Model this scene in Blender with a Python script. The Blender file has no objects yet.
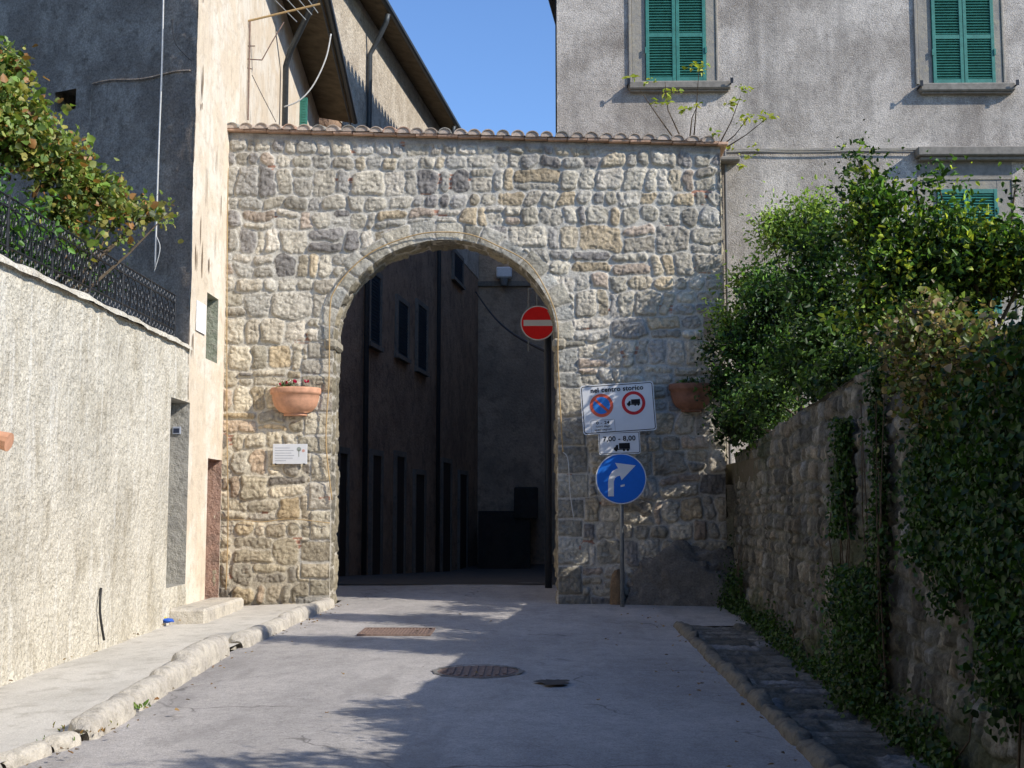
import bpy, math, random
import numpy as np
from mathutils import Vector, Matrix
random.seed(7)
S = bpy.context.scene
COL = S.collection
R = math.radians
PI = math.pi

# ------------------------------------------------------------------ camera
F = 1250.0
CZ = 1.5
YAW, PITCH = math.atan(24 / F), math.atan(126 / F)
cd = bpy.data.cameras.new('camera')
cd.sensor_width = 36; cd.lens = F / 1024 * 36; cd.clip_end = 2000; cd.clip_start = 0.1
cam = bpy.data.objects.new('camera', cd); COL.objects.link(cam)
cam.location = (0, 0, CZ); cam.rotation_euler = (PI / 2 + PITCH, 0, YAW)
S.camera = cam
FW = Vector((-math.sin(YAW) * math.cos(PITCH), math.cos(YAW) * math.cos(PITCH), math.sin(PITCH)))
RT = Vector((math.cos(YAW), math.sin(YAW), 0)); UP = RT.cross(FW)
C0 = Vector((0, 0, CZ))
def ray(px, py): return FW + RT * ((px - 512) / F) + UP * ((384 - py) / F)
def onY(px, py, Y):
    d = ray(px, py); return C0 + d * (Y / d.y)
def onX(px, py, X):
    d = ray(px, py); return C0 + d * (X / d.x)
def onP(px, py, p, n):
    d = ray(px, py); p = Vector(p); n = Vector(n)
    return C0 + d * ((p - C0).dot(n) / d.dot(n))
SL = 0.016
def onG(px, py):
    d = ray(px, py); t = CZ / (SL * d.y - d.z); return C0 + d * t
def gz(y):
    if y < 20: return SL * y
    if y < 45: return SL * 20 - 0.04 * (y - 20)
    return SL * 20 - 1.0

# ------------------------------------------------------------------ noise
def _h(ix, iy, s):
    n = (ix.astype(np.int64) * 374761393 + iy.astype(np.int64) * 668265263 + s * 1442695041) & 0xffffffff
    n = ((n ^ (n >> 13)) * 1274126177) & 0xffffffff
    n = (n ^ (n >> 16)) & 0xffffffff
    return n / 4294967295.0
def vn(x, y, s=0):
    x = np.asarray(x, float); y = np.asarray(y, float)
    ix = np.floor(x); iy = np.floor(y); fx = x - ix; fy = y - iy
    fx = fx * fx * (3 - 2 * fx); fy = fy * fy * (3 - 2 * fy)
    a = _h(ix, iy, s); b = _h(ix + 1, iy, s); c = _h(ix, iy + 1, s); d = _h(ix + 1, iy + 1, s)
    return (a * (1 - fx) + b * fx) * (1 - fy) + (c * (1 - fx) + d * fx) * fy
def fbm(x, y, s=0, o=4):
    r = 0; a = 0.5; t = 0
    for i in range(o):
        r = r + a * vn(x * 2 ** i, y * 2 ** i, s + i * 17); t += a; a *= 0.55
    return r / t - 0.5
def sst(a, b, x):
    t = np.clip((x - a) / (b - a), 0, 1); return t * t * (3 - 2 * t)

# ------------------------------------------------------------------ objects
ORG = {}
def link(o, parent=None):
    COL.objects.link(o)
    if parent is not None: o.parent = parent
    return o
def props(o, label=None, cat=None, group=None, kind=None):
    if label: o['label'] = label
    if cat: o['category'] = cat
    if group: o['group'] = group
    if kind: o['kind'] = kind
    return o
def thing(name, loc, label, cat, group=None, rz=0):
    o = bpy.data.objects.new(name, None); COL.objects.link(o)
    o.location = loc; o.rotation_euler = (0, 0, rz); o.empty_display_size = 0.2
    ORG[o.name] = Vector(loc)
    return props(o, label, cat, group)
def mesh_obj(name, v, f, mat, parent=None, smooth=False, col=None, loc=None, local=False):
    """v in world coordinates (or local if local=True)"""
    v = np.asarray(v, dtype=np.float64).reshape(-1, 3)
    if local: org = Vector(loc or (0, 0, 0)); vv = v
    else:
        if parent is not None: org = ORG.get(parent.name, Vector((0, 0, 0)))
        elif loc is not None: org = Vector(loc)
        else:
            mn, mx = v.min(0), v.max(0); org = Vector(((mn[0] + mx[0]) / 2, (mn[1] + mx[1]) / 2, mn[2]))
        vv = v - np.array(org)
    me = bpy.data.meshes.new(name)
    if isinstance(f, np.ndarray):
        k = f.shape[1]; nf = f.shape[0]
        me.vertices.add(len(vv)); me.vertices.foreach_set('co', vv.astype(np.float32).ravel())
        me.loops.add(nf * k); me.loops.foreach_set('vertex_index', f.astype(np.int32).ravel())
        me.polygons.add(nf); me.polygons.foreach_set('loop_start', np.arange(0, nf * k, k, dtype=np.int32))
        me.update(calc_edges=True)
    else:
        me.from_pydata([tuple(map(float, p)) for p in vv], [], f)
    if col is not None:
        a = me.color_attributes.new('col', 'FLOAT_COLOR', 'POINT')
        c = np.ones((len(vv), 4), np.float32); c[:, :3] = np.asarray(col)
        a.data.foreach_set('color', c.ravel())
    for m in (mat if isinstance(mat, (list, tuple)) else [mat]): me.materials.append(m)
    if smooth: me.polygons.foreach_set('use_smooth', np.ones(len(me.polygons), bool))
    me.validate()
    o = bpy.data.objects.new(name, me); link(o, parent)
    if parent is None:
        o.location = org
    ORG[o.name] = org
    return o

class MB:
    def __init__(s): s.v = []; s.f = []; s.c = []; s.cur = (1, 1, 1)
    def add(s, vs, fs):
        b = len(s.v); s.v += [tuple(p) for p in vs]; s.c += [s.cur] * len(vs)
        s.f += [tuple(b + i for i in q) for q in fs]; return s
    def box(s, a, b, M=None, bev=0.0):
        x0, y0, z0 = [min(a[i], b[i]) for i in range(3)]; x1, y1, z1 = [max(a[i], b[i]) for i in range(3)]
        if bev > 0:
            e = min(bev, (x1 - x0) / 2.1, (y1 - y0) / 2.1, (z1 - z0) / 2.1)
            vs = []
            for ax in range(3):
                for sx in (0, 1):
                    for sy in (0, 1):
                        for sz in (0, 1):
                            p = [(x0, x1)[sx], (y0, y1)[sy], (z0, z1)[sz]]
                            q = [(e, -e)[sx], (e, -e)[sy], (e, -e)[sz]]
                            vs.append([p[i] + (0 if i == ax else q[i]) for i in range(3)])
            def ix(ax, a_, b_, c_): return ax * 8 + a_ * 4 + b_ * 2 + c_
            fs = []
            for k in (0, 1):
                q = [ix(0, k, 0, 0), ix(0, k, 1, 0), ix(0, k, 1, 1), ix(0, k, 0, 1)]; fs.append(q if k else q[::-1])
                q = [ix(1, 0, k, 0), ix(1, 1, k, 0), ix(1, 1, k, 1), ix(1, 0, k, 1)]; fs.append(q[::-1] if k else q)
                q = [ix(2, 0, 0, k), ix(2, 1, 0, k), ix(2, 1, 1, k), ix(2, 0, 1, k)]; fs.append(q if k else q[::-1])
            for a_ in (0, 1):
                for b_ in (0, 1):
                    fs.append([ix(0, a_, b_, 0), ix(0, a_, b_, 1), ix(1, a_, b_, 1), ix(1, a_, b_, 0)])
                    fs.append([ix(0, a_, 0, b_), ix(0, a_, 1, b_), ix(2, a_, 1, b_), ix(2, a_, 0, b_)])
                    fs.append([ix(1, 0, a_, b_), ix(1, 1, a_, b_), ix(2, 1, a_, b_), ix(2, 0, a_, b_)])
                    for c_ in (0, 1): fs.append([ix(0, a_, b_, c_), ix(1, a_, b_, c_), ix(2, a_, b_, c_)])
        else:
            vs = [(x0, y0, z0), (x1, y0, z0), (x1, y1, z0), (x0, y1, z0), (x0, y0, z1), (x1, y0, z1), (x1, y1, z1), (x0, y1, z1)]
            fs = [(3, 2, 1, 0), (4, 5, 6, 7), (0, 1, 5, 4), (1, 2, 6, 5), (2, 3, 7, 6), (3, 0, 4, 7)]
        if M is not None: vs = [M @ Vector(p) for p in vs]
        return s.add(vs, fs)
    def tube(s, pts, r, n=8, cap=True):
        pts = [Vector(p) for p in pts]; rs = r if isinstance(r, (list, tuple)) else [r] * len(pts)
        vs = []; fs = []; prev = None
        for i, p in enumerate(pts):
            t = (pts[min(i + 1, len(pts) - 1)] - pts[max(i - 1, 0)]).normalized()
            if prev is None:
                a = Vector((0, 0, 1)) if abs(t.z) < 0.9 else Vector((1, 0, 0)); u = t.cross(a).normalized()
            else:
                u = (prev - t * prev.dot(t)).normalized()
            prev = u; w = t.cross(u)
            for k in range(n):
                a = 2 * PI * k / n; vs.append(p + (u * math.cos(a) + w * math.sin(a)) * rs[i])
        for i in range(len(pts) - 1):
            for k in range(n):
                fs.append((i * n + k, i * n + (k + 1) % n, (i + 1) * n + (k + 1) % n, (i + 1) * n + k))
        if cap: fs.append(tuple(range(n))[::-1]); fs.append(tuple((len(pts) - 1) * n + k for k in range(n)))
        return s.add(vs, fs)
    def prism(s, poly, z0, z1):
        n = len(poly); vs = [(p[0], p[1], z0) for p in poly] + [(p[0], p[1], z1) for p in poly]
        fs = [tuple(range(n))[::-1], tuple(range(n, 2 * n))] + [(i, (i + 1) % n, n + (i + 1) % n, n + i) for i in range(n)]
        return s.add(vs, fs)
    def build(s, name, mat, parent=None, smooth=False, loc=None, local=False):
        return mesh_obj(name, s.v, s.f, mat, parent, smooth, col=s.c, loc=loc, local=local)

# ------------------------------------------------------------------ materials
class NT:
    def __init__(s, name):
        s.m = bpy.data.materials.new(name); s.m.use_nodes = True; s.t = s.m.node_tree
        s.b = s.t.nodes['Principled BSDF']; s.out = s.t.nodes['Material Output']
        s.b.inputs['Specular IOR Level'].default_value = 0.25
        s.tc = s.t.nodes.new('ShaderNodeTexCoord')
    def n(s, t, **k):
        o = s.t.nodes.new(t)
        for a, b in k.items(): setattr(o, a, b)
        return o
    def l(s, a, b): s.t.links.new(a, b)
    def noise(s, scale, detail=5, rough=0.6, stretch=(1, 1, 1), dist=0.0):
        mp = s.n('ShaderNodeMapping'); mp.inputs['Scale'].default_value = stretch
        s.l(s.tc.outputs['Object'], mp.inputs[0])
        o = s.n('ShaderNodeTexNoise'); o.inputs['Scale'].default_value = scale; o.inputs['Detail'].default_value = detail
        o.inputs['Roughness'].default_value = rough; o.inputs['Distortion'].default_value = dist
        s.l(mp.outputs[0], o.inputs['Vector']); return o.outputs['Fac']
    def ramp(s, fac, stops):
        o = s.n('ShaderNodeValToRGB'); e = o.color_ramp.elements
        while len(e) < len(stops): e.new(0.5)
        for i, (p, c) in enumerate(stops):
            e[i].position = p; e[i].color = (c if isinstance(c, (tuple, list)) else (c, c, c)) + ((1,) if not isinstance(c, (tuple, list)) or len(c) == 3 else ()) if isinstance(c, tuple) else (c, c, c, 1)
        s.l(fac, o.inputs[0]); return o.outputs[0]
    def mix(s, fac, a, b, mode='MIX'):
        o = s.n('ShaderNodeMix', data_type='RGBA', blend_type=mode)
        for i, x in ((0, fac), (6, a), (7, b)):
            if isinstance(x, (int, float)): o.inputs[i].default_value = x
            elif isinstance(x, tuple): o.inputs[i].default_value = x + (1,)
            else: s.l(x, o.inputs[i])
        return o.outputs[2]
    def mul(s, a, b): return s.mix(1.0, a, b, 'MULTIPLY')
    def bump(s, fac, strength=0.3, dist=0.01, prev=None):
        o = s.n('ShaderNodeBump'); o.inputs['Strength'].default_value = strength; o.inputs['Distance'].default_value = dist
        s.l(fac, o.inputs['Height'])
        if prev is not None: s.l(prev, o.inputs['Normal'])
        return o.outputs[0]
    def fin(s, col, rough=0.9, normal=None, metal=0.0):
        if isinstance(col, tuple): s.b.inputs['Base Color'].default_value = col + (1,)
        else: s.l(col, s.b.inputs['Base Color'])
        s.b.inputs['Roughness'].default_value = rough; s.b.inputs['Metallic'].default_value = metal
        if normal is not None: s.l(normal, s.b.inputs['Normal'])
        return s.m

def m_vstone(name, fine=60, lo=0.72, hi=1.25, bs=0.5, bd=0.008, rough=0.93):
    t = NT(name)
    a = t.n('ShaderNodeAttribute', attribute_name='col').outputs['Color']
    n1 = t.noise(fine, 6, 0.7); n2 = t.noise(9, 5, 0.65)
    c = t.mul(a, t.ramp(n1, [(0.3, lo), (0.7, hi)])); c = t.mul(c, t.ramp(n2, [(0.3, 0.82), (0.7, 1.15)]))
    return t.fin(c, rough, t.bump(n1, bs, bd, t.bump(t.noise(24, 5, 0.7, dist=0.5), 0.75, 0.022)))
def m_plaster(name, c1, c2, c3, s1=1.2, s2=9, speck=70, stretch=(1, 1, 1), bs=0.4, bd=0.01, blotch=(0.45, 0.6), sp=(0.85, 1.12), stain=None):
    t = NT(name)
    c = t.mix(t.ramp(t.noise(s1, 6, 0.65, stretch, 0.4), [(blotch[0], 0.0), (blotch[1], 1.0)]), c1, c2)
    c = t.mix(t.ramp(t.noise(s2, 6, 0.7, stretch), [(0.5, 0.0), (0.68, 0.8)]), c, c3)
    n3 = t.noise(speck, 4, 0.7)
    c = t.mul(c, t.ramp(n3, [(0.3, sp[0]), (0.7, sp[1])]))
    if stain:
        c = t.mix(t.ramp(t.noise(2.2, 5, 0.6, (6, 6, 0.35)), [(0.52, 0.0), (0.72, 0.7)]), c, stain)
    nb = t.bump(n3, bs, bd); nb = t.bump(t.noise(12, 5, 0.6), bs, bd * 2.5, nb)
    return t.fin(c, 0.95, nb)
def m_simple(name, c, rough=0.6, metal=0.0, var=0.15, scale=20, bs=0.15, bd=0.004, spec=0.25):
    t = NT(name); n = t.noise(scale, 5, 0.65)
    cc = t.mul(c, t.ramp(n, [(0.3, 1 - var), (0.7, 1 + var)]))
    t.b.inputs['Specular IOR Level'].default_value = spec
    return t.fin(cc, rough, t.bump(n, bs, bd), metal)
def m_vcol(name, rough=0.8, var=0.15, scale=25):
    t = NT(name); a = t.n('ShaderNodeAttribute', attribute_name='col').outputs['Color']; n = t.noise(scale, 5, 0.65)
    return t.fin(t.mul(a, t.ramp(n, [(0.3, 1 - var), (0.7, 1 + var)])), rough, t.bump(n, 0.3, 0.005))
def m_leaf(name, rough=0.45, trans=0.35):
    t = NT(name); a = t.n('ShaderNodeAttribute', attribute_name='col').outputs['Color']
    t.fin(a, rough); t.b.inputs['Specular IOR Level'].default_value = 0.4
    tr = t.n('ShaderNodeBsdfTranslucent'); t.l(t.mul(a, (1.15, 1.2, 0.55)), tr.inputs[0])
    ms = t.n('ShaderNodeMixShader'); ms.inputs[0].default_value = trans
    t.l(t.b.outputs[0], ms.inputs[1]); t.l(tr.outputs[0], ms.inputs[2]); t.l(ms.outputs[0], t.out.inputs[0])
    return t.m

M_STONE = m_vstone('gate stone')
M_SHSTONE = m_vstone('retaining stone', 45, 0.6, 1.3, 0.6, 0.012)
M_LEAF = m_leaf('leaf')
M_CREAM = m_plaster('cream plaster', (0.72, 0.61, 0.47), (0.78, 0.71, 0.60), (0.54, 0.45, 0.34), 1.3, 5, 60, stain=(0.58, 0.50, 0.40), blotch=(0.44, 0.56))
def m_garden():
    t = NT('old lime render')
    c = t.mix(t.ramp(t.noise(1.0, 6, 0.65, (1, 1, 0.6), 0.6), [(0.42, 0.0), (0.58, 1.0)]), (0.88, 0.81, 0.67), (0.70, 0.64, 0.515))
    c = t.mix(t.ramp(t.noise(2.6, 6, 0.75, (1, 1, 0.8), 0.8), [(0.54, 0.0), (0.60, 0.8)]), c, (0.58, 0.49, 0.36))
    c = t.mix(t.ramp(t.noise(2.0, 5, 0.6, (5, 5, 0.25)), [(0.50, 0.0), (0.66, 0.75)]), c, (0.90, 0.88, 0.81))
    c = t.mix(t.ramp(t.noise(2.4, 5, 0.7, (4, 4, 0.4)), [(0.57, 0.0), (0.70, 0.7)]), c, (0.40, 0.37, 0.30))
    sx = t.n('ShaderNodeSeparateXYZ'); t.l(t.tc.outputs['Object'], sx.inputs[0])
    ad = t.n('ShaderNodeMath', operation='MULTIPLY_ADD'); t.l(t.noise(3, 4, 0.7), ad.inputs[0]); ad.inputs[1].default_value = -1.1; t.l(sx.outputs[2], ad.inputs[2])
    c = t.mix(t.ramp(ad.outputs[0], [(0.0, 0.75), (0.12, 0.0)]), c, (0.36, 0.35, 0.22))
    n = t.noise(34, 5, 0.75)
    c = t.mul(c, t.ramp(n, [(0.3, 0.62), (0.6, 1.12)]))
    return t.fin(c, 0.95, t.bump(n, 0.6, 0.012, t.bump(t.noise(7, 5, 0.65), 0.5, 0.04)))
M_GARD = m_garden()
M_CREAM = m_plaster('cream plaster', (0.72, 0.61, 0.47), (0.78, 0.71, 0.60), (0.54, 0.45, 0.34), 1.3, 5, 60, stain=(0.58, 0.50, 0.40), blotch=(0.44, 0.56))
M_GARD = m_plaster('old lime render', (0.82, 0.76, 0.63), (0.68, 0.63, 0.52), (0.50, 0.44, 0.33), 1.3, 3.5, 38, (1, 1, 0.5), 0.9, 0.022, stain=(0.84, 0.81, 0.73), sp=(0.55, 1.2))
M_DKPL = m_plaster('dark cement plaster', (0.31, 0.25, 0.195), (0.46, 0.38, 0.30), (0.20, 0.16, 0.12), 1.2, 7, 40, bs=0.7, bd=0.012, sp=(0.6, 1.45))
def m_facade():
    t = NT('grey roughcast')
    c = t.mix(t.ramp(t.noise(0.75, 7, 0.68, (1, 1, 1), 0.3), [(0.36, 0.0), (0.6, 1.0)]), (0.29, 0.252, 0.215), (0.66, 0.60, 0.53))
    c = t.mix(t.ramp(t.noise(11, 6, 0.8), [(0.5, 0.0), (0.64, 0.6)]), c, (0.23, 0.21, 0.19))
    c = t.mix(t.ramp(t.noise(55, 2, 0.5), [(0.60, 0.0), (0.68, 0.6)]), c, (0.66, 0.61, 0.55))
    n = t.noise(46, 4, 0.7)
    c = t.mul(c, t.ramp(n, [(0.35, 0.72), (0.62, 1.18)]))
    c = t.mix(t.ramp(t.noise(1.3, 6, 0.65, (2.2, 2.2, 0.45), 0.5), [(0.50, 0.0), (0.72, 0.6)]), c, (0.22, 0.20, 0.18))
    return t.fin(c, 0.95, t.bump(n, 0.8, 0.02))
M_FAC = m_facade()
M_TRIM = m_plaster('grey stone trim', (0.36, 0.33, 0.28), (0.30, 0.28, 0.25), (0.42, 0.37, 0.27), 2, 12, 60)
M_SILL = m_simple('weathered sill stone', (0.25, 0.23, 0.20), 0.9, 0, 0.25, 14)
M_SHUT = m_simple('teal shutter paint', (0.045, 0.215, 0.175), 0.55, 0, 0.2, 14, 0.1, 0.002, 0.4)
M_SHUTD = m_simple('dark blue shutter paint', (0.02, 0.04, 0.06), 0.6, 0, 0.2)
M_IRON = m_simple('black wrought iron', (0.02, 0.021, 0.024), 0.42, 0.2, 0.3, 40, 0.2, 0.003, 0.5)
M_ZINC = m_simple('dark zinc', (0.075, 0.085, 0.095), 0.5, 0.4, 0.2)
M_GALV = m_simple('galvanised steel', (0.28, 0.30, 0.31), 0.5, 0.5, 0.2)
M_SOFF = m_simple('brown eave soffit', (0.13, 0.10, 0.065), 0.9, 0, 0.35, 4)
M_TERRA = m_simple('terracotta', (0.60, 0.32, 0.20), 0.85, 0, 0.2, 12)
M_TILE = m_vcol('roof tile', 0.9, 0.3, 30)
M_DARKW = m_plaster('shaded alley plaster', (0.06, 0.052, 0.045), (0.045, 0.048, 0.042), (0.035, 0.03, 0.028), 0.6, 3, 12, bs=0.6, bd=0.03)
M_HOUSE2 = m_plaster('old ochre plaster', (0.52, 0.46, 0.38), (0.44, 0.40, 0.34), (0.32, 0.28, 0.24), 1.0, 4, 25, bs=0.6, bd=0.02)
M_BLACK = m_simple('dark interior', (0.006, 0.006, 0.007), 0.9)
M_WHITE = m_simple('white sign face', (0.70, 0.71, 0.72), 0.45, 0, 0.04, 6)
M_SIGNBK = m_simple('sign back grey', (0.2, 0.21, 0.22), 0.5, 0.3)
M_RED = m_simple('sign red', (0.85, 0.02, 0.022), 0.45, 0, 0.05)
M_BLUE = m_simple('sign blue', (0.02, 0.16, 0.62), 0.4, 0, 0.05)
M_INK = m_simple('sign black', (0.012, 0.012, 0.014), 0.5)
M_BARK = m_simple('bark', (0.10, 0.075, 0.05), 0.95, 0, 0.4, 30, 0.5, 0.01)
M_CABLE = m_simple('ochre cable', (0.48, 0.33, 0.16), 0.7)
M_CABW = m_simple('white cable', (0.6, 0.6, 0.58), 0.6)
M_CABK = m_simple('dark cable', (0.03, 0.03, 0.032), 0.6)
M_RUST = m_simple('rusty cast iron', (0.24, 0.17, 0.14), 0.85, 0.1, 0.35, 30, 0.4, 0.005)
M_VC = m_vcol('painted', 0.6)
M_KERB = m_plaster('kerb stone', (0.64, 0.59, 0.50), (0.52, 0.48, 0.42), (0.32, 0.29, 0.24), 3, 9, 60, bs=0.7, bd=0.014)

# ------------------------------------------------------------------ world + sun
SUN = Vector((2.15, -1.0, 1.58)).normalized()
w = bpy.data.worlds.new('World'); S.world = w; w.use_nodes = True
bg = w.node_tree.nodes['Background']; sky = w.node_tree.nodes.new('ShaderNodeTexSky')
sky.sky_type = 'NISHITA'; sky.sun_disc = False; sky.sun_elevation = math.asin(SUN.z)
sky.sun_rotation = math.atan2(SUN.x, SUN.y); sky.air_density = 1.0; sky.dust_density = 0.05; sky.ozone_density = 2.0
tn = w.node_tree.nodes.new('ShaderNodeMix'); tn.data_type = 'RGBA'; tn.blend_type = 'MULTIPLY'; tn.inputs[0].default_value = 1.0
tn.inputs[7].default_value = (0.97, 1.20, 1.54, 1)      # camera white balance of a clear Italian sky
w.node_tree.links.new(sky.outputs[0], tn.inputs[6]); w.node_tree.links.new(tn.outputs[2], bg.inputs[0]); bg.inputs[1].default_value = 0.14
sl = bpy.data.lights.new('sun', 'SUN'); sl.energy = 5.0; sl.angle = R(0.5); sl.color = (1.0, 0.935, 0.83)
so = bpy.data.objects.new('sun', sl); COL.objects.link(so)
so.rotation_euler = (-SUN).to_track_quat('-Z', 'Y').to_euler(); so.location = SUN * 30
S.view_settings.view_transform = 'Standard'; S.view_settings.look = 'None'; S.view_settings.exposure = 0

# ------------------------------------------------------------------ heightfield masonry
class Rubble:
    def __init__(s, u0, u1, v0, v1, seed, rh=(0.13, 0.32), rw=(0.16, 0.5), warp=0.05, palette=None, split=0.25, mort=(0.50, 0.465, 0.40)):
        rg = random.Random(seed); s.seed = seed; s.warp = warp; s.mort = mort
        s.rows = [v0 - 0.3]; s.cols = []
        while s.rows[-1] < v1 + 0.3:
            h = rg.uniform(*rh); s.rows.append(s.rows[-1] + h)
            c = [u0 - 0.4 - rg.random() * 0.3]
            while c[-1] < u1 + 0.4: c.append(c[-1] + rg.uniform(*rw) * (0.7 + 0.6 * (h - rh[0]) / (rh[1] - rh[0] + 1e-6)))
            s.cols.append(np.array(c))
        s.rows = np.array(s.rows); s.split = split; s.pal = np.array(palette)
    def cells(s, u, v):
        u = np.asarray(u, float); v = np.asarray(v, float)
        wu = u + s.warp * 2 * fbm(u * 1.7, v * 1.7, s.seed + 1, 3) + 0.04 * fbm(u * 9, v * 9, s.seed + 2, 2) + s.warp * 0.8 * fbm(u * 2.6, v * 5.5, s.seed + 13, 2)
        wv = v + s.warp * 2 * fbm(u * 1.3 + 40, v * 1.9, s.seed + 3, 3) + 0.04 * fbm(u * 9, v * 9 + 30, s.seed + 4, 2) + s.warp * 0.9 * fbm(u * 4.5, v * 2.2, s.seed + 14, 2)
        ri = np.clip(np.searchsorted(s.rows, wv) - 1, 0, len(s.cols) - 1)
        r0 = s.rows[ri]; r1 = s.rows[ri + 1]
        c0 = np.zeros_like(wu); c1 = np.ones_like(wu); ci = np.zeros(wu.shape, int)
        for k in np.unique(ri):
            m = ri == k; c = s.cols[k]; i = np.clip(np.searchsorted(c, wu[m]) - 1, 0, len(c) - 2)
            c0[m] = c[i]; c1[m] = c[i + 1]; ci[m] = i
        rnd = _h(ri, ci, s.seed + 11); r2 = _h(ri, ci, s.seed + 12)
        idv = np.zeros(wu.shape)
        sp = (rnd < s.split) & ((r1 - r0) > (0.17 if s.rows[1] - s.rows[0] < 0.12 else 0.24))              # stacked pair
        mid = r0 + (r1 - r0) * (0.35 + 0.3 * r2); up = sp & (wv > mid)
        r0 = np.where(up, mid, r0); r1 = np.where(sp & ~up, mid, r1); idv = np.where(up, 1, idv)
        sq = (rnd > 1 - s.split * 0.8) & ((c1 - c0) > 0.3)       # side by side pair
        mid = c0 + (c1 - c0) * (0.3 + 0.4 * r2); rt = sq & (wu > mid)
        c0 = np.where(rt, mid, c0); c1 = np.where(sq & ~rt, mid, c1); idv = np.where(rt, 2, idv)
        key = ri * 977 + idv * 131071; 
        return wu, wv, c0, c1, r0, r1, key, ci
    def eval(s, u, v, joint=0.016, relief=0.05, rad=0.05):
        wu, wv, c0, c1, r0, r1, key, ci = s.cells(u, v)
        dx = np.minimum(wu - c0, c1 - wu) ; dy = np.minimum(wv - r0, r1 - wv)
        hs = [_h(key, ci, s.seed + 20 + k) for k in range(8)]
        jx = joint * (0.5 + hs[6]); 
        rr = np.minimum(rad * (0.6 + hs[7]), 0.45 * np.minimum(c1 - c0, r1 - r0))
        ax = np.maximum(rr - (dx - jx), 0); ay = np.maximum(rr - (dy - jx), 0)
        d = rr - np.sqrt(ax * ax + ay * ay); d = d + 0.02 * fbm(u * 16, v * 16, s.seed + 5, 3)
        return s.shade(u, v, d, wu - (c0 + c1) / 2, wv - (r0 + r1) / 2, hs, relief)
    def shade(s, u, v, d, lx, ly, hs, relief, mort=None, pal=None, rug=1.0):
        mort = s.mort if mort is None else mort
        pal = s.pal if pal is None else pal
        m = sst(0.0, 0.013, d)
        bulge = 0.72 + 0.28 * sst(0.0, 0.05, d)
        pit = np.abs(2 * vn(u * 26, v * 26, s.seed + 30) - 1) * np.abs(2 * vn(u * 13, v * 13, s.seed + 31) - 1)
        h = m * (-0.030 * (pit > 0.45) * (pit - 0.45) * rug - 0.012 * rug * (1 - np.abs(2 * vn(u * 19, v * 19, s.seed + 32) - 1)) ** 4 + relief * (0.35 + 0.65 * hs[0]) * bulge + lx * (hs[1] - 0.5) * 0.09 + ly * (hs[2] - 0.5) * 0.12
                 + 0.034 * rug * fbm(u * 9, v * 9, s.seed + 6, 4) + 0.018 * fbm(u * 33, v * 33, s.seed + 7, 3))
        h = h + (1 - m) * (0.014 * fbm(u * 7, v * 7, s.seed + 8, 4) + 0.004)
        idx = np.clip((hs[3] * len(pal)).astype(int), 0, len(pal) - 1)
        c = pal[idx] * (0.72 + 0.46 * hs[4])[..., None]
        c = c * (1 + 0.5 * fbm(u * 5 + 9, v * 5, s.seed + 9, 4))[..., None]
        mc = np.array(mort) * (1 + 0.35 * fbm(u * 3, v * 3 + 7, s.seed + 10, 4))[..., None]
        c = c * (1 - 0.30 * (1 - sst(0.0, 0.03, d)) * (hs[5] > 0.3) - 0.35 * rug * (1 - np.abs(2 * vn(u * 19, v * 19, s.seed + 32) - 1)) ** 4)[..., None]  # darker ring on many stones paints the shadow along their edges
        ms = m[..., None]
        c = mc * (1 - ms) + c * ms
        return h, np.clip(c, 0.01, 0.95), m
def grid_faces(nu, nv, keep=None):
    i = np.arange(nu - 1)[:, None] * nv + np.arange(nv - 1)[None, :]
    f = np.stack([i, i + nv, i + nv + 1, i + 1], -1)
    if keep is not None: f = f[keep]
    return f.reshape(-1, 4)
def compact(v, f, c):
    used = np.zeros(len(v), bool); used[f.ravel()] = True
    mp = np.cumsum(used) - 1
    return v[used], mp[f], c[used]

# ------------------------------------------------------------------ GROUND AND ROAD
YG = 16.75                                    # front face of the gate
ys = [-120, -40, -10, 0, 5, 10, 15, 20, 22, 26, 32, 38, 45, 60, 120, 300]
xs = [-300, -60, -20, -6, 0, 6, 20, 60, 300]
gv = np.array([[x, y, gz(y) - 0.10] for y in ys for x in xs])
M_EARTH = m_plaster('earth', (0.12, 0.10, 0.07), (0.09, 0.08, 0.05), (0.06, 0.07, 0.03))
gf = grid_faces(len(ys), len(xs))[:, ::-1]
props(mesh_obj('ground', gv, gf, M_EARTH), kind='structure')

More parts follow.
